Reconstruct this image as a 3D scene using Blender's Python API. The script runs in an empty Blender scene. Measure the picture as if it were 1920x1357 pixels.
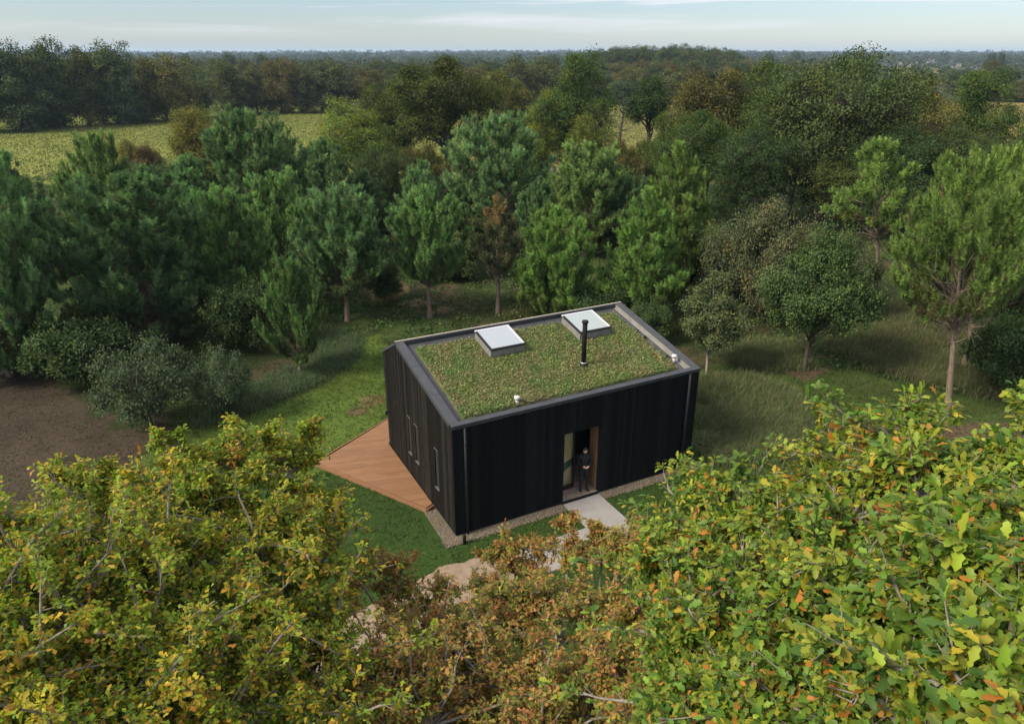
import bpy, bmesh, math, random
import numpy as np
from mathutils import Vector, Matrix
R = math.radians
PI = math.pi
sc = bpy.context.scene
col = sc.collection

# ------------------------------------------------------------------ camera
F = 1354.66 / 1920.0 * 36.0
PITCH = R(23.017)
CH = 14.1865
cd = bpy.data.cameras.new('camera')
cam = bpy.data.objects.new('camera', cd)
col.objects.link(cam)
cd.sensor_fit = 'HORIZONTAL'
cd.sensor_width = 36.0
cd.lens = F
cd.clip_start = 0.1
cd.clip_end = 30000
cam.location = (0, 0, CH)
cam.rotation_euler = (PI / 2 - PITCH, 0, 0)
sc.camera = cam

# ------------------------------------------------------------------ light
SUN_AZ = R(-117)      # from +Y, clockwise positive
SUN_EL = R(41)
sdir = Vector((math.sin(SUN_AZ) * math.cos(SUN_EL), math.cos(SUN_AZ) * math.cos(SUN_EL), math.sin(SUN_EL)))
sl = bpy.data.lights.new('sun', 'SUN')
sl.energy = 3.9
sl.angle = R(17)
sl.color = (1.0, 0.88, 0.68)
sun = bpy.data.objects.new('sun', sl)
sun.rotation_euler = sdir.to_track_quat('Z', 'Y').to_euler()
sun.location = sdir * 200
col.objects.link(sun)

w = bpy.data.worlds.new('World')
sc.world = w
w.use_nodes = True
nt = w.node_tree
nt.nodes.clear()


def N(t, ty, **kw):
    n = t.nodes.new(ty)
    for k, v in kw.items():
        if k.startswith('_'):
            setattr(n, k[1:], v)
        else:
            n.inputs[k.replace('__', ' ')].default_value = v
    return n


sky = N(nt, 'ShaderNodeTexSky', _sky_type='NISHITA', _sun_disc=False, _sun_elevation=SUN_EL,
        _sun_rotation=SUN_AZ, _altitude=20, _air_density=1.0, _dust_density=0.5, _ozone_density=3.0)
tc = N(nt, 'ShaderNodeTexCoord')
mp = N(nt, 'ShaderNodeMapping')
mp.inputs['Scale'].default_value = (1.6, 1.6, 26.0)
mp.inputs['Location'].default_value = (0.7, 0.2, 0.25)
nz = N(nt, 'ShaderNodeTexNoise', Scale=1.7, Detail=6.0, Roughness=0.55, Distortion=0.35)
rp = N(nt, 'ShaderNodeValToRGB')
rp.color_ramp.elements[0].position = 0.47
rp.color_ramp.elements[1].position = 0.66
sep = N(nt, 'ShaderNodeSeparateXYZ')
el = N(nt, 'ShaderNodeMapRange')
el.inputs[1].default_value = 0.015
el.inputs[2].default_value = 0.06
mul = N(nt, 'ShaderNodeMath', _operation='MULTIPLY')
mix = N(nt, 'ShaderNodeMix', _data_type='RGBA')
mix.inputs[7].default_value = (8.4, 8.0, 7.8, 1)
bg = N(nt, 'ShaderNodeBackground', Strength=0.079)
out = N(nt, 'ShaderNodeOutputWorld')
L = nt.links.new
L(tc.outputs['Generated'], mp.inputs['Vector'])
L(mp.outputs['Vector'], nz.inputs['Vector'])
L(nz.outputs['Fac'], rp.inputs['Fac'])
L(tc.outputs['Generated'], sep.inputs['Vector'])
L(sep.outputs['Z'], el.inputs[0])
L(rp.outputs['Color'], mul.inputs[0])
L(el.outputs[0], mul.inputs[1])
veil = N(nt, 'ShaderNodeMapRange')      # bright cloud veil above the view, added to raise the fill light
veil.inputs[1].default_value = 0.10
veil.inputs[2].default_value = 0.5
veil.inputs[4].default_value = 0.85
mix2 = N(nt, 'ShaderNodeMix', _data_type='RGBA')
mix2.inputs[7].default_value = (10.5, 10.2, 10.1, 1)
L(sep.outputs['Z'], veil.inputs[0])
L(mul.outputs[0], mix.inputs[0])
L(veil.outputs[0], mix2.inputs[0])
L(mix.outputs[2], mix2.inputs[6])
L(sky.outputs['Color'], mix.inputs[6])
gr = N(nt, 'ShaderNodeMix', _data_type='RGBA', _blend_type='MULTIPLY')
gr.inputs[0].default_value = 1.0
gr.inputs[7].default_value = (.86, .86, .925, 1)
L(mix2.outputs[2], gr.inputs[6])
L(gr.outputs[2], bg.inputs['Color'])
L(bg.outputs[0], out.inputs['Surface'])

vs = sc.view_settings
vs.view_transform = 'Standard'
vs.look = 'None'
vs.gamma = 1
vs.exposure = 0.88
sc.display_settings.display_device = 'sRGB'
cy = sc.cycles
cy.max_bounces = 7
cy.diffuse_bounces = 6
cy.glossy_bounces = 3
cy.transmission_bounces = 4
cy.transparent_max_bounces = 8
cy.volume_bounces = 1

# ------------------------------------------------------------------ helpers
rng = np.random.default_rng(7)
random.seed(7)
UP = np.array([0, 0, 1.0])


def norm(v):
    v = np.asarray(v, float)
    return v / np.maximum(np.linalg.norm(v, axis=-1, keepdims=True), 1e-9)


def ray(px, py):
    a = (px - 960) / 1354.66
    b = -(py - 678.5) / 1354.66
    return np.array([a, math.cos(PITCH) + b * math.sin(PITCH), -math.sin(PITCH) + b * math.cos(PITCH)])


def at_dist(px, py, d):
    return np.array([0, 0, CH]) + norm(ray(px, py)) * d


def ground(px, py, z=0.0):
    d = ray(px, py)
    return np.array([0, 0, CH]) + d * ((z - CH) / d[2])


def make_mesh(V, Fc, mat, tint=None, smooth=False, name='mesh'):
    """V (n,3); Fc (m,3|4) int array"""
    V = np.ascontiguousarray(V, dtype=np.float32)
    Fc = np.ascontiguousarray(Fc, dtype=np.int32)
    me = bpy.data.meshes.new(name)
    n, m, k = len(V), len(Fc), Fc.shape[1]
    me.vertices.add(n)
    me.vertices.foreach_set('co', V.ravel())
    me.loops.add(m * k)
    me.loops.foreach_set('vertex_index', Fc.ravel())
    me.polygons.add(m)
    me.polygons.foreach_set('loop_start', np.arange(0, m * k, k, dtype=np.int32))
    if smooth:
        me.polygons.foreach_set('use_smooth', np.ones(m, dtype=bool))
    if tint is not None:
        a = me.color_attributes.new('tint', 'FLOAT_COLOR', 'POINT')
        c = np.ones((n, 4), np.float32)
        c[:, :3] = tint
        a.data.foreach_set('color', c.ravel())
    me.update(calc_edges=True)
    me.validate()
    me.materials.append(mat)
    return me


def link(name, me, parent=None, loc=None):
    o = bpy.data.objects.new(name, me)
    col.objects.link(o)
    if parent is not None:
        o.parent = parent
    if loc is not None:
        o.location = loc
    return o


def tag(o, label=None, cat=None, group=None, kind=None):
    if label:
        o['label'] = label
    if cat:
        o['category'] = cat
    if group:
        o['group'] = group
    if kind:
        o['kind'] = kind
    return o


def empty(name, loc=(0, 0, 0), rz=0.0, parent=None):
    o = bpy.data.objects.new(name, None)
    o.empty_display_size = 0.2
    col.objects.link(o)
    o.location = loc
    o.rotation_euler = (0, 0, rz)
    if parent is not None:
        o.parent = parent
    return o


class MB:
    """collects boxes / tubes / polygons into one mesh (quads+tris via bmesh-free lists)"""

    def __init__(s):
        s.v, s.f = [], []

    def add(s, vs, fs):
        b = len(s.v)
        s.v += [tuple(p) for p in vs]
        s.f += [tuple(i + b for i in q) for q in fs]

    def box(s, c, d, M=None):
        x, y, z = d[0] / 2, d[1] / 2, d[2] / 2
        p = [(sx * x, sy * y, sz * z) for sx in (-1, 1) for sy in (-1, 1) for sz in (-1, 1)]
        if M is not None:
            p = [tuple(M @ Vector(q)) for q in p]
        p = [(q[0] + c[0], q[1] + c[1], q[2] + c[2]) for q in p]
        s.add(p, [(0, 1, 3, 2), (4, 6, 7, 5), (0, 4, 5, 1), (2, 3, 7, 6), (0, 2, 6, 4), (1, 5, 7, 3)])

    def bx(s, x0, x1, y0, y1, z0, z1):
        s.box(((x0 + x1) / 2, (y0 + y1) / 2, (z0 + z1) / 2), (x1 - x0, y1 - y0, z1 - z0))

    def hexa(s, p):
        """8 points: bottom 4 ccw, top 4 ccw"""
        s.add(p, [(0, 3, 2, 1), (4, 5, 6, 7), (0, 1, 5, 4), (1, 2, 6, 5), (2, 3, 7, 6), (3, 0, 4, 7)])

    def prism(s, poly, z0, z1):
        n = len(poly)
        s.add([(x, y, z0) for x, y in poly] + [(x, y, z1) for x, y in poly],
              [tuple(range(n))[::-1], tuple(range(n, 2 * n))] + [(i, (i + 1) % n, (i + 1) % n + n, i + n) for i in range(n)])

    def lathe(s, prof, c, n=20, M=None):
        """prof list of (r,z)"""
        vs = []
        for r, z in prof:
            for k in range(n):
                a = 2 * PI * k / n
                p = Vector((r * math.cos(a), r * math.sin(a), z))
                if M is not None:
                    p = M @ p
                vs.append((p[0] + c[0], p[1] + c[1], p[2] + c[2]))
        fs = []
        for i in range(len(prof) - 1):
            for k in range(n):
                fs.append((i * n + k, i * n + (k + 1) % n, (i + 1) * n + (k + 1) % n, (i + 1) * n + k))
        fs.append(tuple(range(n))[::-1])
        fs.append(tuple(range((len(prof) - 1) * n, len(prof) * n)))
        s.add(vs, fs)

    def build(s, name, mat, parent=None, smooth=False, bevel=0):
        me = bpy.data.meshes.new(name)
        me.from_pydata(s.v, [], s.f)
        me.update()
        me.materials.append(mat)
        if smooth:
            for p in me.polygons:
                p.use_smooth = len(p.vertices) == 4
        o = link(name, me, parent)
        if bevel:
            b = o.modifiers.new('bevel', 'BEVEL')
            b.width = bevel
            b.segments = 1
            b.limit_method = 'ANGLE'
        return o


# value noise in numpy
_tab = rng.random((256, 256))


def vnoise(x, y, s=1.0, o=0):
    x = np.asarray(x, float) / s + 17.3 * o + 1000
    y = np.asarray(y, float) / s + 9.1 * o + 1000
    xi = np.floor(x).astype(int)
    yi = np.floor(y).astype(int)
    fx, fy = x - xi, y - yi
    fx = fx * fx * (3 - 2 * fx)
    fy = fy * fy * (3 - 2 * fy)
    g = lambda a, b: _tab[a % 256, b % 256]
    return (g(xi, yi) * (1 - fx) + g(xi + 1, yi) * fx) * (1 - fy) + (g(xi, yi + 1) * (1 - fx) + g(xi + 1, yi + 1) * fx) * fy


def fbm(x, y, s, o=0, n=4):
    r = 0
    a = 0.5
    for k in range(n):
        r = r + a * vnoise(x, y, s / 2 ** k, o + k)
        a *= 0.5
    return r / (1 - 0.5 ** n)


def inpoly(x, y, poly):
    x = np.asarray(x)
    y = np.asarray(y)
    r = np.zeros(x.shape, bool)
    n = len(poly)
    for i in range(n):
        x0, y0 = poly[i]
        x1, y1 = poly[(i + 1) % n]
        if y0 == y1:
            continue
        c = ((y0 > y) != (y1 > y)) & (x < (x1 - x0) * (y - y0) / (y1 - y0) + x0)
        r ^= c
    return r


def pxpoly(pts):
    return [tuple(ground(a, b)[:2]) for a, b in pts]


# ------------------------------------------------------------------ materials
def mat(name):
    m = bpy.data.materials.new(name)
    m.use_nodes = True
    t = m.node_tree
    b = t.nodes['Principled BSDF']
    return m, t, b


def simple(name, c, rough=0.6, metal=0.0, spec=0.5, nscale=0, namp=0.2, bump=0.0, bscale=60, stretch=(1, 1, 1)):
    m, t, b = mat(name)
    b.inputs['Base Color'].default_value = (*c, 1)
    b.inputs['Roughness'].default_value = rough
    b.inputs['Metallic'].default_value = metal
    b.inputs['Specular IOR Level'].default_value = spec
    if nscale or bump:
        tcn = N(t, 'ShaderNodeTexCoord')
        mpn = N(t, 'ShaderNodeMapping')
        mpn.inputs['Scale'].default_value = stretch
        t.links.new(tcn.outputs['Object'], mpn.inputs['Vector'])
    if nscale:
        n = N(t, 'ShaderNodeTexNoise', Scale=nscale, Detail=5.0, Roughness=0.6)
        mr = N(t, 'ShaderNodeMapRange')
        mr.inputs[1].default_value = 0.3
        mr.inputs[2].default_value = 0.7
        mr.inputs[3].default_value = 1 - namp
        mr.inputs[4].default_value = 1 + namp
        vm = N(t, 'ShaderNodeVectorMath', _operation='SCALE')
        vm.inputs[0].default_value = c
        t.links.new(mpn.outputs[0], n.inputs['Vector'])
        t.links.new(n.outputs['Fac'], mr.inputs[0])
        t.links.new(mr.outputs[0], vm.inputs['Scale'])
        t.links.new(vm.outputs[0], b.inputs['Base Color'])
    if bump:
        n2 = N(t, 'ShaderNodeTexNoise', Scale=bscale, Detail=4.0)
        bp = N(t, 'ShaderNodeBump', Strength=bump, Distance=0.02)
        t.links.new(mpn.outputs[0], n2.inputs['Vector'])
        t.links.new(n2.outputs['Fac'], bp.inputs['Height'])
        t.links.new(bp.outputs[0], b.inputs['Normal'])
    return m


def leafmat(name, trans=0.3, rough=0.5, spec=0.35, objvar=0.0, huevar=0.0, tgain=(0.85, 1.15, 0.6)):
    """tint attribute x per-object variation; reflect + translucent"""
    m, t, b = mat(name)
    at = N(t, 'ShaderNodeAttribute', _attribute_name='tint')
    src = at.outputs['Color']
    if objvar or huevar:
        oi = N(t, 'ShaderNodeObjectInfo')
        hs = N(t, 'ShaderNodeHueSaturation')
        mr = N(t, 'ShaderNodeMapRange')
        mr.inputs[3].default_value = 1 - objvar
        mr.inputs[4].default_value = 1 + objvar
        t.links.new(oi.outputs['Random'], mr.inputs[0])
        t.links.new(mr.outputs[0], hs.inputs['Value'])
        m1 = N(t, 'ShaderNodeMath', _operation='MULTIPLY')
        m1.inputs[1].default_value = 7.31
        m2 = N(t, 'ShaderNodeMath', _operation='FRACT')
        mr2 = N(t, 'ShaderNodeMapRange')
        mr2.inputs[3].default_value = 0.5 - huevar
        mr2.inputs[4].default_value = 0.5 + huevar
        t.links.new(oi.outputs['Random'], m1.inputs[0])
        t.links.new(m1.outputs[0], m2.inputs[0])
        t.links.new(m2.outputs[0], mr2.inputs[0])
        t.links.new(mr2.outputs[0], hs.inputs['Hue'])
        t.links.new(src, hs.inputs['Color'])
        src = hs.outputs['Color']
    t.links.new(src, b.inputs['Base Color'])
    b.inputs['Roughness'].default_value = rough
    b.inputs['Specular IOR Level'].default_value = spec
    if trans:
        tr = N(t, 'ShaderNodeBsdfTranslucent')
        vm = N(t, 'ShaderNodeVectorMath', _operation='MULTIPLY')
        vm.inputs[1].default_value = tgain
        t.links.new(src, vm.inputs[0])
        t.links.new(vm.outputs[0], tr.inputs['Color'])
        mx = N(t, 'ShaderNodeMixShader')
        mx.inputs[0].default_value = trans
        t.links.new(b.outputs[0], mx.inputs[1])
        t.links.new(tr.outputs[0], mx.inputs[2])
        t.links.new(mx.outputs[0], t.nodes['Material Output'].inputs['Surface'])
    return m


M_needle = leafmat('pine needles', 0.45, 0.6, 0.15, 0.22, 0.018)
M_leaf = leafmat('broad leaves', 0.32, 0.7, 0.12, 0.18, 0.02)
M_far = leafmat('far leaves', 0.15, 0.7, 0.1, 0.2, 0.02)
M_oak = leafmat('autumn oak leaves', 0.42, 0.5, 0.25)
M_grass = leafmat('grass blades', 0.25, 0.6, 0.2)
M_bark_pine = simple('pine bark', (0.135, 0.102, 0.077), 0.9, nscale=9, namp=0.45, bump=0.6, bscale=14, stretch=(1, 1, .35))
M_bark_oak = simple('oak bark', (0.15, 0.135, 0.11), 0.9, nscale=14, namp=0.5, bump=0.6, bscale=24, stretch=(1, 1, .4))
M_bark_dark = simple('dark bark', (0.045, 0.038, 0.03), 0.9, nscale=6, namp=0.4)
M_dead = simple('dead grey wood', (0.19, 0.175, 0.15), 0.85, nscale=8, namp=0.3)


# ------------------------------------------------------------------ tubes
def tubes(lines, sides=6):
    """lines: list of (pts (k,3), radii (k)) -> V,F quads"""
    Vs, Fs = [], []
    base = 0
    for pts, rad in lines:
        pts = np.asarray(pts, float)
        rad = np.asarray(rad, float)
        k = len(pts)
        d = np.gradient(pts, axis=0)
        d = norm(d)
        ref = np.where(np.abs(d[:, 2:3]) > 0.9, np.array([[1.0, 0, 0]]), np.array([[0, 0, 1.0]]))
        a = norm(np.cross(d, ref))
        b = np.cross(d, a)
        ang = np.arange(sides) * 2 * PI / sides
        ring = (a[:, None, :] * np.cos(ang)[None, :, None] + b[:, None, :] * np.sin(ang)[None, :, None]) * rad[:, None, None] + pts[:, None, :]
        Vs.append(ring.reshape(-1, 3))
        i = np.arange(k - 1)[:, None] * sides
        j = np.arange(sides)[None, :]
        j2 = (j + 1) % sides
        f = np.stack([i + j, i + j2, i + sides + j2, i + sides + j], -1).reshape(-1, 4) + base
        Fs.append(f)
        base += k * sides
    return np.concatenate(Vs), np.concatenate(Fs)


def curve(p0, p1, r, sag=0.0, n=4, wob=0.05):
    t = np.linspace(0, 1, n)[:, None]
    p0 = np.asarray(p0, float)
    p1 = np.asarray(p1, float)
    ln = np.linalg.norm(p1 - p0)
    q = p0 * (1 - t) + p1 * t
    q[:, 2] += (4 * t[:, 0] * (1 - t[:, 0])) * sag * ln
    if n > 2 and wob:
        q[1:-1] += r.normal(0, wob * ln, (n - 2, 3))
    return q


def frames(d, n):
    x = norm(d)
    z = n - (n * x).sum(-1, keepdims=True) * x
    z = norm(z)
    y = np.cross(z, x)
    return np.stack([x, y, z], -1)   # columns


def scatter(tv, tf, pos, rot, scl, tint, edge=None):
    """instance a template mesh"""
    n, k = len(pos), len(tv)
    V = np.einsum('nij,kj->nki', rot, tv) * np.asarray(scl).reshape(n, 1, -1) + pos[:, None, :]
    Fc = (tf[None] + (np.arange(n) * k)[:, None, None]).reshape(-1, tf.shape[1])
    T = np.repeat(tint, k, axis=0)
    if edge is not None:      # real browning that starts at the leaf margin
        em = np.clip(np.abs(tv[:, 1]) / .16, 0, 1) * .8 + (tv[:, 0] > .8) * .3
        wgt = np.clip(edge[0][:, None] * em[None], 0, 1).reshape(-1, 1)
        T = T * (1 - wgt) + np.repeat(edge[1], k, axis=0) * wgt
    return V.reshape(-1, 3), Fc, T


def leaf_template(half, fold=0.35, droop=0.28):
    """half: outline list (x,y); first and last on the midrib"""
    v = []
    xs = [h[0] for h in half]
    zd = lambda x: -droop * x * x
    mid = []
    for x in xs:
        mid.append(len(v))
        v.append((x, 0, zd(x)))
    sides = []
    for sgn in (1, -1):
        s = [mid[0]]
        for (x, y) in half[1:-1]:
            s.append(len(v))
            v.append((x, sgn * y, zd(x) + fold * y))
        s.append(mid[-1])
        sides.append(s)
    f = []
    for si, s in enumerate(sides):
        for i in range(len(xs) - 1):
            a, b, c, d = mid[i], mid[i + 1], s[i + 1], s[i]
            tri = []
            if i == 0:
                tri = [(a, b, c)]
            elif i == len(xs) - 2:
                tri = [(a, b, d)]
            else:
                tri = [(a, b, c), (a, c, d)]
            if si:
                tri = [t[::-1] for t in tri]
            f += tri
    return np.array(v, float), np.array(f, int)


LEAF_FULL = leaf_template([(0, 0), (.10, .035), (.16, .11), (.22, .125), (.28, .08), (.34, .17), (.41, .21), (.48, .125), (.55, .25), (.63, .295), (.70, .2), (.77, .26), (.84, .25), (.89, .16), (.95, .13), (1, 0)])
LEAF_MED = leaf_template([(0, 0), (.26, .16), (.36, .09), (.6, .29), (.72, .18), (.88, .2), (1, 0)])
LEAF_LOW = leaf_template([(0, 0), (.3, .17), (.43, .10), (.70, .29), (1, 0)], .3, .3)
LEAF_SIMPLE = leaf_template([(0, 0), (.35, .26), (.75, .27), (1, 0)], 0.3, 0.2)
LEAF_QUAD = (np.array([(0, 0, 0), (.5, .36, .1), (1, 0, -.12), (.5, -.36, .1)], float), np.array([(0, 2, 1), (0, 3, 2)]))


# ------------------------------------------------------------------ pines
def pine_data(seed, h=10.0, cb=0.2, Rr=3.0, shape='cone', nbr=90, shoots=11, needles=40, base_col=(0.055, 0.105, 0.05), brown_top=0.0, nlen=0.18, nw=0.029, trunk_r=None, dead=8, el0=40):
    r = np.random.default_rng(seed)
    tr = trunk_r or 0.014 * h + 0.03
    lines = []
    k = 9
    tz = np.linspace(0, h * 0.96, k)
    bend = np.cumsum(r.normal(0, (0.006 if trunk_r else .03) * h / 10, (k, 2)), axis=0)
    bend[0] = 0
    tp = np.column_stack([bend, tz])
    lines.append((tp, tr * (1 - 0.95 * np.linspace(0, 1, k) ** .8) * np.where(np.arange(k) == 0, 1.25, 1)))
    tat = lambda z: np.array([np.interp(z, tz, tp[:, 0]), np.interp(z, tz, tp[:, 1]), z])
    z0 = h * cb

    def env(t):
        if shape == 'cone':
            return (max(t, .004) / .24) ** .55 if t < .24 else max(0.0, 1 - ((t - .24) / .80) ** 1.35) ** .8
        if shape == 'round':
            return math.sqrt(max(0, 1 - ((t - .42) / (.45 if t < .42 else .62)) ** 2))
        return (max(t, .004) / .2) ** .4 if t < .2 else math.sqrt(max(0, 1 - ((t - .2) / .84) ** 2))
    ph = r.uniform(0, 6.28, 3)
    tuf, tdir, trel = [], [], []
    ends = np.linspace(0, 1, 4)
    for b in range(nbr):
        while True:
            t = r.random()
            e = env(t)
            if r.random() < e + .12:
                break
        az = b * 2.399963 + r.normal(0, .3)
        asym = 1 + .13 * math.sin(az + ph[0]) + .10 * math.sin(2 * az + ph[1] + t * 5)
        rad = Rr * e * asym * r.uniform(.62, 1.06)
        zt = z0 + (h - z0) * t * r.uniform(.97, 1.03)
        el = R(el0 + 22 * t + r.normal(0, 7))
        zb = max(zt - rad * math.tan(el), z0 * .82 if cb > .2 else z0 + .1, h * .05)
        zb = min(zb, h * .95)
        p0 = tat(zb)
        cxy = tat(min(zt, h * .96))
        p1 = np.array([cxy[0] + math.cos(az) * rad, cxy[1] + math.sin(az) * rad, max(zt, zb + .1)])
        d = norm(p1 - p0)
        ln = float(np.linalg.norm(p1 - p0))
        cv = curve(p0, p1, r, -0.07, 4, 0.03)
        br = max(0.010, tr * 0.20 * (1 - .5 * t) * min(1, ln / Rr))
        lines.append((cv, np.linspace(br, br * 0.3, 4)))
        ns = max(5, int(1.55 * shoots * (.45 + .75 * ln / Rr) * r.uniform(.8, 1.2)))
        for q_ in range(ns):
            u = 1 - (1 - .36) * r.random() ** 1.3
            q = np.array([np.interp(u, ends, cv[:, c]) for c in range(3)])
            side = r.normal(0, 1, 3)
            side = norm(side - d * (side @ d))
            dd = norm(d * .45 + side * r.uniform(.35, .95) + UP * .55)
            sl_ = r.uniform(.15, .62) * (Rr / 3) ** .5 * (1.15 - .5 * u)
            e_ = q + dd * sl_
            td = norm(dd * .55 + UP * .85 + r.normal(0, .14, 3))
            if sl_ > .3:
                lines.append((np.array([q, e_]), np.array([br * .32, br * .16])))
            tuf.append(e_)
            tdir.append(td)
            trel.append(t * u)
            if r.random() < .6:
                s2 = norm(np.cross(dd, r.normal(0, 1, 3)))
                tuf.append(q + dd * sl_ * .6 + s2 * .17)
                tdir.append(norm(s2 * .5 + UP * .8 + dd * .3))
                trel.append(t * u)
        tuf.append(p1 + d * .1)
        tdir.append(norm(d * .5 + UP))
        trel.append(t)
    for q in range(4):
        tuf.append(tat(h * .96) + np.array([r.normal(0, .08), r.normal(0, .08), .09 * q]))
        tdir.append(np.array([0, 0, 1.0]))
        trel.append(1)
    # short inner shoots that hide the upper stem
    for q in range(int(nbr * 1.7)):
        z = z0 + (h - z0) * r.uniform(.4, .98)
        az = r.uniform(0, 2 * PI)
        el = R(r.uniform(35, 65))
        d = np.array([math.cos(az) * math.cos(el), math.sin(az) * math.cos(el), math.sin(el)])
        tuf.append(tat(min(z, h * .95)) + d * r.uniform(.12, .45) * Rr / 2.6)
        tdir.append(norm(d * .6 + UP * .7))
        trel.append(.6)
    # bare dead branches below the crown
    for q in range(dead):
        z = h * cb * r.uniform(.62, 1.12) if cb > .25 else h * r.uniform(.1, .35)
        az = r.uniform(0, 2 * PI)
        el = R(r.uniform(30, 58))
        ln = Rr * r.uniform(.35, .95)
        p0 = tat(z)
        p1 = p0 + np.array([math.cos(az) * math.cos(el), math.sin(az) * math.cos(el), math.sin(el)]) * ln
        cv = curve(p0, p1, r, -.05, 4, .04)
        lines.append((cv, np.linspace(.026, .006, 4) * h / 9))
        for y in range(3):
            q0 = cv[int(r.integers(1, 4))]
            q1 = q0 + norm((p1 - p0) + r.normal(0, .5 * ln, 3)) * ln * .35
            lines.append((np.array([q0, q1]), np.array([.012, .004])))
    tuf = np.array(tuf)
    tdir = np.array(tdir)
    trel = np.array(trel)
    nT = len(tuf)
    idx = np.repeat(np.arange(nT), needles)
    n = len(idx)
    d = tdir[idx]
    s = r.random(n)
    perp = norm(np.cross(d, r.normal(0, 1, (n, 3))))
    a = np.radians(20 + 48 * (1 - s) ** .8 + r.normal(0, 7, n))[:, None]
    nd = d * np.cos(a) + perp * np.sin(a)
    o = tuf[idx] + d * ((s - .7) * .36)[:, None]
    ln = (nlen * r.uniform(.75, 1.15, n))[:, None]
    wv = norm(np.cross(nd, r.normal(0, 1, (n, 3)))) * nw * .5
    tip = o + nd * ln + np.array([0, 0, -.01])
    V = np.stack([o - wv, o + wv, tip], 1).reshape(-1, 3)
    Fc = np.arange(3 * n).reshape(-1, 3)
    tv = r.normal(0, 1, nT)
    bc = np.array(base_col)
    tc_ = bc[None] * (1 + .33 * np.clip(tv, -1.8, 2.2)[:, None]) + np.clip(tv, 0, 2)[:, None] * np.array([.014, .014, -.002])
    old = r.random(nT) < np.where(trel < .22, .38, .05)
    tc_[old] = np.array([.125, .110, .055]) * r.uniform(.7, 1.2, (old.sum(), 1))
    if brown_top:
        hi = (tuf[:, 2] > h * (1 - brown_top)) & (r.random(nT) < .7)
        tc_[hi] = np.array([.30, .19, .09]) * r.uniform(.7, 1.2, (hi.sum(), 1))
        lo = (~hi) & (r.random(nT) < .45)
        tc_[lo] = np.array([.13, .12, .07])
    tint = np.repeat(np.clip(tc_, .004, 1)[idx], 3, axis=0)
    tw, tf = tubes(lines, 6)
    return dict(h=h, w=2 * Rr, trunk=make_mesh(tw, tf, M_bark_pine, smooth=True, name='pine trunk'),
                crown=make_mesh(V, Fc, M_needle, tint, name='pine crown'))


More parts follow.
